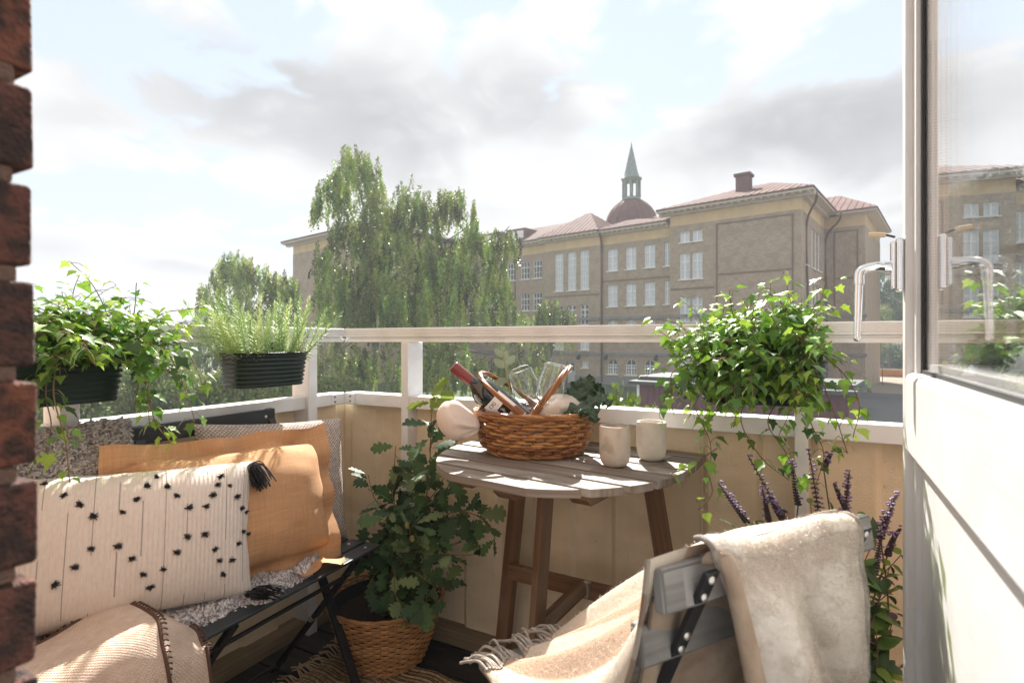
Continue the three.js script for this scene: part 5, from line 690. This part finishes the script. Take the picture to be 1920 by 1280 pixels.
{ // kale: long blistered leaves
  const o = thing('kale', 'dark green curly kale leaves sticking out of the basket on the right', 'kale', at(1050, 778, 1.55).toArray()); const inv = o.position.clone();
  const km = phys([1, 1, 1], 0.5, { map: again(ctex(128, (u, v) => mix3([0.018, 0.045, 0.025], [0.075, 0.13, 0.07], fbm(u * 12, v * 12, 540, 4, 12))), [4, 4]), transmission: 0.12, thickness: 0 });
  const leaf = (pts, w, sd, face) => { const c = new THREE.CatmullRomCurve3(pts.map((p) => p.sub(inv))); return surf((u, v) => { const p = c.getPoint(v), t = c.getTangent(v), s = t.clone().cross(face).normalize(), nn = s.clone().cross(t).normalize(), x = u * 2 - 1, W = w * Math.pow(Math.sin(Math.PI * Math.min(0.97, 0.08 + v * 0.92)), 0.55); const bl = 0.0075 * (n3(u * 11 + sd, v * 17, sd, 541) * 2 + 0.7 * n3(u * 23, v * 33, sd, 542)); const ruff = 0.012 * Math.pow(Math.abs(x), 2) * Math.sin(v * 34 + x * 2 + sd); return p.clone().addScaledVector(s, x * W * (1 + 0.1 * Math.sin(v * 50 + x * 3))).addScaledVector(nn, bl + ruff - 0.35 * W * x * x); }, 26, 80, 0.1, 0.25); };
  const f = V(0.3, 0.25, 1);
  part('kale_leaf', leaf([at(1060, 785, 1.56), at(1080, 752, 1.56), at(1098, 725, 1.57), at(1112, 706, 1.58)], 0.044, 1, f), km, o); part('kale_leaf', leaf([at(1070, 780, 1.54), at(1100, 755, 1.53), at(1128, 746, 1.52), at(1148, 757, 1.52)], 0.03, 2, V(0.1, 1, 0.6)), km, o);
  part('kale_leaf', leaf([at(1052, 780, 1.52), at(1085, 762, 1.5), at(1108, 768, 1.48), at(1118, 792, 1.47)], 0.031, 3, V(0.3, 1, 0.5)), km, o); part('kale_leaf', leaf([at(1075, 780, 1.57), at(1100, 745, 1.58), at(1118, 730, 1.59), at(1122, 718, 1.6)], 0.03, 4, f), km, o);
}
{ // pale sprig behind the glasses
  const o = thing('eucalyptus_sprig', 'pale grey green sprig standing behind the left wine glass', 'sprig', at(965, 770, 1.66).toArray()); const inv = o.position.clone(), r = rng(551); const lm = leafMat([0.26, 0.31, 0.21], 0.35, 0.6); const stem = [at(965, 770, 1.66), at(955, 725, 1.66), at(948, 690, 1.66), at(946, 670, 1.66)].map((p) => p.sub(inv)); part('stem', tube(stem, 0.0016, 16, 5), M.stemPale, o);
  const g = leafGeo([[0, 0], [0.2, 0.18], [0.27, 0.45], [0.2, 0.75], [0, 1]], 0.15, 0.1), c = new THREE.CatmullRomCurve3(stem); const dirs = [[-1, 0.85], [0.1, 1], [0.6, 0.5], [-0.5, 0.4], [0.9, -0.1], [-0.7, -0.2], [0.4, 0.9], [-0.2, -0.4]]; dirs.forEach(([dx, dy], i) => { const m = part('leaf', g, lm, o); m.position.copy(c.getPoint(1 - i * 0.11)); m.quaternion.copy(leafQ(V(dx * CS, dy, -dx * SN), V(0.4, 0.5, 1).add(rv(r).multiplyScalar(0.4)))); m.scale.setScalar(rr(0.032, 0.058, r)); });
}
function cup(label, x, z, wax) {
  const o = thing('candle_holder', label, wax ? 'candle' : 'cup', [x, TT + 0.0005, z]); const R0 = 0.0405, H = 0.106; const pr = [[0.0001, 0], [0.024, 0], [0.031, 0.004], [0.0365, 0.013], [0.0395, 0.027], [R0, 0.045], [R0, 0.08], [R0 - 0.0003, H - 0.003], [R0 - 0.002, H], [R0 - 0.006, H], [R0 - 0.0075, H - 0.003], [R0 - 0.0075, 0.04], [0.028, 0.016], [0.0001, 0.014]].map((p) => new THREE.Vector2(...p));
  const c = wax ? [0.66, 0.61, 0.54] : [0.57, 0.49, 0.415], map = again(ctex(256, (u, v) => { const a = fbm(u * 12, v * 12, wax ? 561 : 562, 5, 12), p = sstep(0.5, 0.62, fbm(u * 5, v * 5, wax ? 563 : 564, 5, 5)) * (wax ? 0.08 : 0.3) * sstep(0.1, 0.4, v) * (1 - sstep(0.75, 0.95, v)); const k = 0.9 + 0.2 * a - p; return [c[0] * k, c[1] * k, c[2] * k * (1 - p * 0.3)]; }), 1);
  part('cup', new THREE.LatheGeometry(pr, 56), std([1, 1, 1], 0.85, { map, bumpMap: again(fineNoise, [5, 4]), bumpScale: 0.0012 }), o);
  if (wax) { part('wax', mv(new THREE.CylinderGeometry(R0 - 0.0077, R0 - 0.0077, 0.006, 40), 0, H - 0.016, 0), phys([0.8, 0.76, 0.68], 0.4), o); part('wick', mv(new THREE.CylinderGeometry(0.0008, 0.0008, 0.009, 6), 0, H - 0.009, 0), M.blackYarn, o); }
}
cup('empty mottled grey concrete cup on the table, the one nearer the basket', -0.429, -1.384, false);
cup('cream concrete cup filled with white candle wax on the table', -0.361, -1.5, true);
// ---------------------------------------------------------------- rug
{
  const o = thing('rug', 'beige flat woven jute rug with tasselled edge on the dark deck', 'rug', [-1.43, 0.0005, -1.45]);
  const rm = std([1, 1, 1], 0.95, { map: again(ctex(512, (u, v) => { const row = (v * 40) % 1, a = (u * 60 + (Math.floor(v * 40) % 2) * 0.5) % 1, j = 0.75 + 0.5 * hash2(Math.floor(u * 60), Math.floor(v * 40), 5); const k = 0.35 + 0.65 * Math.sin(Math.PI * row) * (0.55 + 0.45 * Math.sin(Math.PI * a)); return [0.52 * k * j, 0.37 * k * j, 0.22 * k * j]; }), [2, 2]), bumpMap: again(gtex(512, (u, v) => Math.sin(Math.PI * ((v * 40) % 1)) * (0.6 + 0.4 * Math.sin(Math.PI * ((u * 60 + (Math.floor(v * 40) % 2) * 0.5) % 1)))), [2, 2]), bumpScale: 0.008 });
  const rows = []; part('weave', surf((u, v) => V(u * 1.05, 0.009 + 0.003 * Math.sin(v * 150) + 0.004 * n3(u * 6, v * 8, 1, 9), v * 0.95 - 0.006 * Math.sin(u * 40)), 60, 190, 1.05, 0.95), rm, o);
  const r = rng(571), ym = std([0.5, 0.37, 0.23], 0.95); for (let i = 0; i < 70; i++) { const z = i * 0.0125 + rr(-0.003, 0.003, r), L = rr(0.05, 0.085, r), s = rr(-0.03, 0.03, r); part('fringe_strand', tube([V(0.004, 0.01, z), V(-L * 0.4, 0.012 + 0.008 * r(), z + s * 0.4), V(-L * 0.8, 0.005, z + s), V(-L, 0.004, z + s * 0.6)], 0.0026, 8, 5), ym, o); }
}
// ---------------------------------------------------------------- oak in a woven basket
{
  const PC = V(-1.262, 0.012, -1.447), H = 0.215, o = thing('plant_basket', 'round woven rattan basket holding the small oak, under the bench corner', 'basket', PC.toArray());
  const R = (t) => lerp(0.127, 0.197, Math.pow(t, 0.8)); const n = 46, r = rng(581);
  const tones = [[0.4, 0.2, 0.075], [0.48, 0.25, 0.1], [0.33, 0.16, 0.06]].map((c, i) => std([1, 1, 1], 0.6, { map: again(ctex(128, (u, v) => { const k = 0.7 + 0.5 * fbm(u * 20, v * 4, 590 + i, 3, 0); return c.map((q) => q * k); }), [2, 1]) }));
  for (let i = 0; i < n; i++) { const a = (i / n) * Math.PI * 2; part('stake', tube([V(Math.cos(a) * R(0), 0.002, Math.sin(a) * R(0)), V(Math.cos(a) * R(0.5), H * 0.5, Math.sin(a) * R(0.5)), V(Math.cos(a) * R(1), H, Math.sin(a) * R(1))], 0.0022, 8, 5), tones[2], o); }
  const rows = 21; for (let j = 0; j < rows; j++) { const t = (j + 0.5) / rows * 0.95, seg = n * 6; const g = surf((u, v) => { const a = u * Math.PI * 2, w = Math.sin(a * n / 2 + (j % 2) * Math.PI), k = R(t) + 0.0035 * w + 0.0014 * Math.cos((v - 0.5) * Math.PI), y = H * t + (v - 0.5) * 0.0092 + 0.0012 * Math.sin(a * 5 + j); return V(Math.cos(a) * k, y, Math.sin(a) * k); }, seg, 3, 1.2, 0.02); part('cane', g, tones[Math.floor(r() * 3)], o); }
  for (let k = 0; k < 3; k++) { const pts = []; for (let i = 0; i <= 90; i++) { const a = i / 90 * Math.PI * 2, tw = a * 9 + k * 2.1; pts.push(V(Math.cos(a) * (R(1) + 0.003 * Math.cos(tw)), H * 0.985 + 0.0035 * Math.sin(tw), Math.sin(a) * (R(1) + 0.003 * Math.cos(tw)))); } part('rim_cane', tube(pts, 0.0034, 200, 6), tones[k], o); }
  part('bottom', mv(new THREE.CylinderGeometry(0.12, 0.12, 0.006, 36), 0, 0.005, 0), tones[2], o); part('soil', uvm(mv(rough(new THREE.CircleGeometry(0.17, 40, 0, 6.2832).rotateX(-Math.PI / 2), 0.01, 30, 4), 0, H * 0.72, 0), 'x'), M.soil, o); part('liner', new THREE.CylinderGeometry(0.183, 0.12, H * 0.9, 40, 1, true).translate(0, H * 0.46, 0), M.blackYarn, o);
  const t = thing('oak_sapling', 'small oak with lobed dark leaves and acorns growing in the rattan basket', 'oak plant', [PC.x, PC.y + H * 0.72, PC.z]), inv = t.position.clone(), q = rng(601), stems = [], list = [];
  const half = [[0, 0], [0.05, 0.1], [0.14, 0.17], [0.09, 0.25], [0.2, 0.33], [0.23, 0.4], [0.12, 0.45], [0.26, 0.56], [0.3, 0.64], [0.16, 0.68], [0.26, 0.8], [0.22, 0.88], [0.11, 0.87], [0.1, 0.97], [0, 1]]; const geos = [leafGeo(half, 0.18, 0.12), leafGeo(half, -0.12, 0.3), leafGeo(half.map(([x, y]) => [x * 1.2, y]), 0.3, 0.2)];
  const mats = [leafMat([0.035, 0.08, 0.03], 0.25, 0.65), leafMat([0.075, 0.15, 0.05], 0.3, 0.65), leafMat([0.2, 0.28, 0.12], 0.35, 0.7), leafMat([0.26, 0.36, 0.06], 0.5, 0.65)];
  const B = (l) => l.map((p) => at(...p).sub(inv)); const base = V(0, 0, 0);
  const branches = [[[740, 1000, 1.88], [738, 900, 1.9], [742, 835, 1.92]], [[735, 990, 1.86], [700, 930, 1.84], [690, 890, 1.84]], [[790, 980, 1.84], [805, 880, 1.8], [808, 790, 1.76], [812, 738, 1.74]], [[800, 1000, 1.82], [850, 960, 1.76], [900, 970, 1.7], [930, 1010, 1.68]], [[760, 1040, 1.8], [830, 1040, 1.72], [890, 1040, 1.68]], [[770, 1070, 1.78], [820, 1100, 1.72], [850, 1090, 1.7]], [[740, 1060, 1.78], [740, 1110, 1.72], [760, 1150, 1.68]], [[720, 1040, 1.8], [680, 1030, 1.78], [665, 1050, 1.78]], [[760, 1010, 1.86], [780, 930, 1.86], [770, 880, 1.86]], [[750, 1000, 1.82], [735, 960, 1.76], [715, 985, 1.72]], [[790, 1060, 1.78], [800, 1120, 1.7], [795, 1160, 1.68]], [[770, 990, 1.9], [830, 900, 1.86], [850, 850, 1.84]], [[730, 1050, 1.82], [700, 1080, 1.76], [690, 1100, 1.74]], [[780, 1020, 1.8], [840, 1000, 1.78], [870, 990, 1.74]], [[765, 1020, 1.78], [775, 985, 1.72], [800, 1000, 1.7]]];
  branches.forEach((b, bi) => { const P = [base.clone().add(V(rr(-0.03, 0.03, q), 0, rr(-0.03, 0.03, q))), ...B(b)], c = new THREE.CatmullRomCurve3(P), L = c.getLength(); stems.push(tube(P, 0.0035, 26, 6, 0.35)); const n = Math.max(9, Math.round(L / 0.021)); for (let i = 0; i < n; i++) { const u = lerp(0.3, 1, (i + q()) / n), p = c.getPointAt(Math.min(1, u)), d = c.getTangentAt(Math.min(1, u)); const side = rv(q).addScaledVector(d, 0.5).add(V(0, 0.1, 0)).normalize(); const s = rr(0.05, 0.098, q) * (u > 0.93 ? 0.85 : 1), face = V(0.2, 0.8, 0.35).add(rv(q).multiplyScalar(0.65)); list.push({ p: p.clone().addScaledVector(side, 0.008), q: leafQ(side.clone().add(V(0, -0.25, 0)), face), s, g: Math.floor(q() * 3), m: bi === 2 && u > 0.9 ? 3 : q() < 0.42 ? 0 : q() < 0.72 ? 1 : 2 }); } });
  part('stem', stems, M.stem, t); leaves(t, list, geos, mats); for (const [px, py, d] of [[773, 1010, 1.69], [768, 1148, 1.68], [757, 1173, 1.67], [763, 985, 1.69]]) { const p = at(px, py, d).sub(inv), m = part('acorn', mv(new THREE.SphereGeometry(0.0075, 12, 10).scale(1, 1.35, 1), 0, 0, 0), std([0.24, 0.25, 0.06], 0.4), t); m.position.copy(p); const k = part('acorn_cup', mv(new THREE.SphereGeometry(0.0084, 12, 6, 0, 6.3, 0, 1.5), 0, 0.003, 0), std([0.16, 0.13, 0.06], 0.8), m); }
}
// ---------------------------------------------------------------- flowering basil behind the chair
{
  const pot = thing('flower_pot', 'dark pot of the purple flowering basil, in the shade behind the chair', 'flower pot', [0.07, 0.001, -1.4]); part('pot', new THREE.LatheGeometry([[0.0001, 0], [0.1, 0], [0.13, 0.24], [0.14, 0.24], [0.14, 0.265], [0.125, 0.265], [0.11, 0.2]].map((p) => new THREE.Vector2(...p)), 36), M.darkSteel, pot); part('soil', mv(new THREE.CircleGeometry(0.115, 30).rotateX(-Math.PI / 2), 0, 0.225, 0), M.soil, pot);
  const o = thing('flowering_basil', 'tall basil with purple flower spikes behind the chair on the right', 'flowering plant', [0.07, 0.22, -1.4]), inv = o.position.clone(), r = rng(611), stems = [], list = [];
  const mats = [leafMat([0.04, 0.085, 0.025], 0.3, 0.5), leafMat([0.1, 0.19, 0.035], 0.45, 0.5), leafMat([0.24, 0.36, 0.05], 0.55, 0.5), leafMat([0.07, 0.04, 0.045], 0.25, 0.55)];
  const half = [[0, 0], [0.14, 0.12], [0.22, 0.3], [0.21, 0.5], [0.14, 0.75], [0, 1]], geos = [leafGeo(half, 0.3, 0.15), leafGeo(half, 0.15, 0.4)];
  const calyx = std([0.06, 0.042, 0.05], 0.85), petal = leafMat([0.3, 0.21, 0.38], 0.3, 0.75);
  const spikeGeo = (sd, flowered) => { const q = rng(sd), A = [], Bp = []; for (let j = 0; j < 15; j++) { const t = j / 15, k = 1 - 0.55 * t, n = 6; for (let i = 0; i < n; i++) { const a = i / n * 6.283 + j * 0.5, g = new THREE.IcosahedronGeometry(0.0038 * k, 0).scale(1, 0.8, 1).translate(Math.cos(a) * 0.0055 * k, t, Math.sin(a) * 0.0055 * k); g.applyMatrix4(new THREE.Matrix4()); A.push([g, t]); if (q() < 0.45 * flowered * (1.2 - Math.abs(t - 0.5))) Bp.push(new THREE.IcosahedronGeometry(0.0034, 0).scale(1.5, 0.8, 1).rotateY(-a).translate(Math.cos(a) * 0.0105 * k, t + 0.01, Math.sin(a) * 0.0105 * k)); } } return [A.map((x) => x[0]), Bp]; };
  const spikes = [[[1400, 978, 1.3], [1375, 945, 1.3], [1347, 905, 1.29], 1], [[1478, 985, 1.33], [1440, 920, 1.32], [1402, 852, 1.31], 0.6], [[1497, 945, 1.34], [1490, 905, 1.34], [1486, 865, 1.34], 0.35], [[1537, 975, 1.3], [1528, 910, 1.3], [1516, 842, 1.3], 0.7], [[1585, 975, 1.25], [1588, 930, 1.25], [1593, 885, 1.25], 0.9], [[1442, 978, 1.31], [1436, 945, 1.31], [1430, 916, 1.31], 0.3], [[1652, 1008, 1.2], [1666, 965, 1.2], [1682, 925, 1.2], 0.9], [[1590, 960, 1.28], [1575, 930, 1.28], [1564, 905, 1.28], 0.2], [[1640, 1075, 1.2], [1648, 1035, 1.2], [1652, 1000, 1.2], 0.5], [[1470, 975, 1.3], [1455, 955, 1.3], [1440, 920, 1.3], 0.8], [[1545, 880, 1.32], [1553, 860, 1.32], [1560, 850, 1.32], 0.3], [[1300 + 365, 1040, 1.22], [1676, 1010, 1.22], [1690, 990, 1.22], 0.3]];
  for (const [a, b, c, fl] of spikes) { const P = [a, b, c].map((p) => at(...p).sub(inv)), L = P[0].distanceTo(P[2]), root = V(rr(-0.06, 0.06, r), 0, rr(-0.04, 0.04, r)); stems.push(tube([root, root.clone().lerp(P[0], 0.55).add(V(rr(-0.03, 0.03, r), 0.02, 0)), P[0]], 0.0024, 18, 5, 0.7)); const cv = new THREE.QuadraticBezierCurve3(P[0], P[1].clone().multiplyScalar(2).sub(P[0].clone().add(P[2]).multiplyScalar(0.5)), P[2]); const [A, F] = spikeGeo(Math.floor(r() * 1e6), fl); const bend = (g) => { const p = g.attributes.position; for (let i = 0; i < p.count; i++) { const t = clamp(p.getY(i)), y0 = Math.round(p.getY(i) * 15) / 15, q = cv.getPoint(clamp(y0)); p.setXYZ(i, q.x + p.getX(i), q.y + (p.getY(i) - y0), q.z + p.getZ(i)); } g.computeVertexNormals(); return g; }; const m = part('flower_spike', [...A.map(bend), tube([P[0], P[1], P[2]], 0.0014, 14, 5)], calyx, o); if (F.length) part('flowers', F.map(bend), petal, m); }
  const tips = [[1420, 985, 1.29], [1380, 990, 1.28], [1470, 960, 1.3], [1520, 945, 1.3], [1560, 955, 1.27], [1610, 960, 1.24], [1640, 1010, 1.2], [1670, 1060, 1.18], [1650, 1110, 1.17], [1680, 1150, 1.17], [1620, 1060, 1.19], [1660, 1200, 1.16], [1690, 1250, 1.17], [1640, 1160, 1.17], [1600, 1010, 1.22], [1630, 1245, 1.17], [1680, 1100, 1.2], [1690, 1040, 1.21], [1665, 1250, 1.16], [1560, 1000, 1.24], [1500, 990, 1.28]];
  for (const b of tips) { const e = at(...b).sub(inv), root = V(rr(-0.07, 0.07, r), 0, rr(-0.05, 0.05, r)), P = [root, root.clone().lerp(e, 0.6).add(V(rr(-0.03, 0.03, r), 0.03, rr(-0.03, 0.03, r))), e], c = new THREE.CatmullRomCurve3(P), n = 11; stems.push(tube(P, 0.002, 18, 5, 0.5)); for (let i = 0; i < n; i++) { const t = 0.35 + 0.65 * i / (n - 1), p = c.getPointAt(t), d = c.getTangentAt(t); for (let k = 0; k < 2; k++) { const side = rv(r).addScaledVector(d, 0.2).normalize(); list.push({ p, q: leafQ(side.clone().multiplyScalar(0.9).add(V(0, -0.25, 0)), V(0, 1, 0.3).add(rv(r).multiplyScalar(0.5))), s: rr(0.03, 0.062, r) * (t > 0.9 ? 0.75 : 1), g: k, m: r() < 0.35 ? 0 : r() < 0.5 ? 1 : r() < 0.7 ? 2 : 3 }); } } }
  part('stem', stems, std([0.1, 0.06, 0.05], 0.7), o); leaves(o, list, geos, mats);
}
// ---------------------------------------------------------------- folding chair with a woollen throw
const CP = V(-0.153, 0, -0.689), CT = 56.1 * Math.PI / 180;
{
  const o = thing('folding_chair', 'folding chair of weathered grey slats on black steel, its back to the camera', 'chair', CP.toArray(), CT);
  const zb = (y) => -0.36 + (y / 0.81) * 0.37; // the back bars lean from the front feet up to the top slat
  const W = 0.465; for (const y of [0.781, 0.692]) { const q = bx(W, 0.056, 0.02, 0.004, 'x'); q.rotateX(-0.16); part('back_slat', mv(q, W / 2, y, zb(y) - 0.004), M.greyWood, o); }
  for (const x of [0.062, W - 0.06]) { part('back_bar', beam(V(x, 0, zb(0) + 0.016), V(x, 0.806, zb(0.806) + 0.016), 0.007, 0.024, 0.001, V(1, 0, 0)), M.blackSteel, o); for (const y of [0.795, 0.768, 0.704, 0.681]) part('screw', mv(new THREE.SphereGeometry(0.0062, 12, 8).scale(1, 1, 0.45), x, y, zb(y) + 0.021), M.screw, o); part('rear_leg', beam(V(x + 0.012, 0, 0.06), V(x + 0.012, 0.46, -0.36), 0.008, 0.022, 0.001, V(1, 0, 0)), M.blackSteel, o); part('seat_bar', beam(V(x + 0.024, 0.472, 0.0 - 0.1), V(x + 0.024, 0.472, -0.4), 0.008, 0.02, 0.001, V(1, 0, 0)), M.blackSteel, o); }
  for (let k = 0; k < 5; k++) part('seat_slat', mv(bx(0.53, 0.018, 0.058, 0.004, 'x'), 0.2, 0.493, -0.385 + k * 0.067), M.greyWood, o);
  part('crossbar', mv(new THREE.CylinderGeometry(0.007, 0.007, W - 0.12, 10).rotateZ(Math.PI / 2), W / 2, 0.15, zb(0.15) + 0.016), M.blackSteel, o);
}
{
  const o = thing('wool_throw', 'cream and beige woollen throw with fringe hung over the chair back', 'throw', CP.toArray(), CT);
  // each fold is one felted sheet with a rounded hem round its border
  const tan = std([1, 1, 1], 0.95, { map: again(ctex(256, (u, v) => mix3([0.34, 0.24, 0.17], [0.5, 0.385, 0.29], fbm(u * 10, v * 10, 641, 4, 10))), [4, 4]), bumpMap: again(feltB, [8, 8]), bumpScale: 0.002 });
  const sheet = (name, fn, nu, nv, us, vs, mat, hemR = 0.0042) => { const m = part(name, surf(fn, nu, nv, us, vs), mat, o); const e = []; for (let i = 0; i <= 40; i++) e.push(fn(i / 40, 1)); const l = [], r_ = []; for (let i = 0; i <= 40; i++) { l.push(fn(0, i / 40)); r_.push(fn(1, i / 40)); } part('hem', [tube(e, hemR, 120, 6), tube(l, hemR, 120, 6), tube(r_, hemR, 120, 6)], mat, m); return m; };
  // outer fall: from behind the top slat over it and down towards the camera
  const fall = (u, v) => { const x0 = lerp(0.07, 0.392, u), x1 = lerp(0.205, 0.4, u), yr = 0.826 + 0.005 * Math.sin(u * 9 + 1) + 0.01 * Math.exp(-Math.pow((u - 0.03) * 7, 2)); if (v < 0.14) { const a = lerp(2.2, -0.25, v / 0.14); return V(x0, yr - 0.019 + 0.019 * Math.sin(a) * (a > 0 ? 1 : 0.5), 0.003 - 0.02 * Math.cos(a)).setZ(0.002 + 0.021 * Math.cos(a)); }
    const t = (v - 0.14) / 0.86, y1 = lerp(0.40, 0.595, Math.pow(u, 0.8)) + 0.015 * Math.sin(u * 5), y = lerp(yr - 0.02, y1, t), k = sstep(0, 0.35, t); const f = Math.sin(u * 12 - t * 1.4 + 0.4) * 0.75 + Math.sin(u * 6.2 + t * 2.2) * 0.5; return V(lerp(x0, x1, Math.pow(t, 0.85)) + 0.005 * Math.sin(t * 8 + u * 4) * k, y, 0.0224 + 0.012 * t + (0.006 * f + 0.012 * n3(u * 4, t * 3, 2, 77)) * k + (0.05 * Math.exp(-Math.pow((u - lerp(0.2, 0.3, t)) / 0.17, 2)) - 0.016 * Math.exp(-Math.pow((u - lerp(0.5, 0.66, t)) / 0.045, 2)) + 0.012 * Math.exp(-Math.pow((u - 0.8) / 0.1, 2))) * sstep(0, 0.5, t) + 0.012 * Math.sin(t * 7 + 1) * Math.exp(-Math.pow((u - 0.35) / 0.2, 2)) * k); };
  sheet('fall', fall, 110, 90, 0.34, 0.46, M.throwOut);
  const roll = (u, v) => { const a = u * Math.PI * 2, t = v, c = V(lerp(0.068, 0.192, Math.pow(t, 0.9)), t < 0.1 ? 0.818 : lerp(0.818, 0.41, (t - 0.1) / 0.9), 0.012 + 0.018 * sstep(0, 0.16, t) + 0.012 * t), rx = 0.01 + 0.012 * t, rz = 0.011; return c.add(V(Math.cos(a) * rx, Math.sin(a) * rx * (1 - sstep(0.05, 0.2, t)), Math.sin(a) * rz * (0.3 + 0.7 * sstep(0.02, 0.2, t)))); };
  part('rolled_edge', surf(roll, 24, 50, 0.12, 0.45), tan, o);
  // seat side: the far edge runs straight down to the seat's front corner, the near edge drops behind the slats
  const A = (u) => V(lerp(-0.012, 0.39, u), 0.822 + 0.004 * Math.sin(u * 9), -0.012), Bc = (u) => V(lerp(-0.06, 0.25, u), lerp(0.44, 0.765, Math.pow(u, 0.5)), lerp(0.0, -0.2, Math.pow(u, 0.6))), C = (u) => V(lerp(-0.08, 0.105, u), 0.516 + 0.01 * Math.sin(u * 15), lerp(-0.35, -0.375, u));
  const back = (u, v) => { const a = A(u), b = Bc(u), c = C(u), w = 1 - v; const p = V(0, 0, 0).addScaledVector(a, w * w).addScaledVector(b, 2 * w * v).addScaledVector(c, v * v); const f = Math.sin(u * 23 + v * 1.5) * 0.7 + Math.sin(u * 11 - v * 2) * 0.6; const k = sstep(0.02, 0.3, v) * (1 - 0.4 * v); p.y += 0.013 * f * k; p.z -= 0.013 * f * k; p.y = Math.max(p.y, 0.511 + 0.003 * f); return p; };
  const lining = (u, v) => { const x = lerp(0.0, 0.385, u), k = sstep(0.05, 0.5, v); return V(x + 0.02 * Math.sin(v * 3), lerp(0.815, 0.512, v), -0.016 - 0.075 * v + (0.008 * Math.sin(u * 15 + v) + 0.006 * Math.sin(u * 7 - v * 3)) * k); };
  sheet('lining_fold', lining, 70, 40, 0.4, 0.32, tan, 0.003);
  sheet('fold', back, 130, 70, 0.42, 0.5, M.throwIn, 0.0036);
  // loose wool fibres standing off the felted surface
  { const q = rng(651), hg = new THREE.BufferGeometry(); hg.setAttribute('position', new THREE.Float32BufferAttribute([-0.022, 0, 0, 0.022, 0, 0, 0.12, 0.6, 0.05, 0.022, 0, 0, 0.3, 1, 0.2, 0.12, 0.6, 0.05], 3)); hg.computeVertexNormals(); const N = 16000, im = new THREE.InstancedMesh(hg, std([0.72, 0.66, 0.59], 1), N), m4 = new THREE.Matrix4(); im.name = 'fibres'; im.userData = { kind: 'stuff' }; shadows(im);
    for (let i = 0; i < N; i++) { const fn = i % 4 ? fall : back, u = q(), v = 0.02 + 0.96 * q(), e = 0.006, p = fn(u, v), n = fn(Math.min(1, u + e), v).sub(fn(Math.max(0, u - e), v)).cross(fn(u, Math.min(1, v + e)).sub(fn(u, Math.max(0, v - e)))).normalize(); if (q() < 0.5 && fn === back) n.negate(); if (fn === fall && n.z < 0) n.negate(); n.add(rv(q).multiplyScalar(0.9)).normalize(); const sc = rr(0.004, 0.0085, q); m4.compose(p, new THREE.Quaternion().setFromUnitVectors(V(0, 1, 0), n).multiply(new THREE.Quaternion().setFromAxisAngle(V(0, 1, 0), q() * 6.3)), V(sc, sc, sc)); im.setMatrixAt(i, m4); } o.add(im); }
  const r = rng(631); for (let i = 0; i < 34; i++) { const u = (i + 0.5) / 34, s = back(u, 1), L = rr(0.045, 0.075, r), dx = rr(-0.03, 0.012, r), pts = [s.clone().add(V(0, 0.001, 0.004)), s.clone().add(V(dx * 0.3, 0.007 * r() + 0.002, -L * 0.35)), s.clone().add(V(dx, 0.001 - 0.004 * r(), -L * 0.7)), s.clone().add(V(dx * 1.3, -0.012 * r() - 0.002, -L))]; if (r() < 0.3) pts[2].y += 0.012; part('fringe_strand', tube(pts, 0.0027, 12, 6), M.throwOut, o); }
}
// ---------------------------------------------------------------- draw
const renderer = new THREE.WebGLRenderer({ antialias: true });
renderer.setSize(1024, 682);
renderer.shadowMap.enabled = true; renderer.shadowMap.type = THREE.PCFSoftShadowMap;
renderer.toneMapping = THREE.LinearToneMapping; renderer.toneMappingExposure = EXPOSURE;
renderer.outputColorSpace = THREE.SRGBColorSpace;
renderer.render(scene, camera);
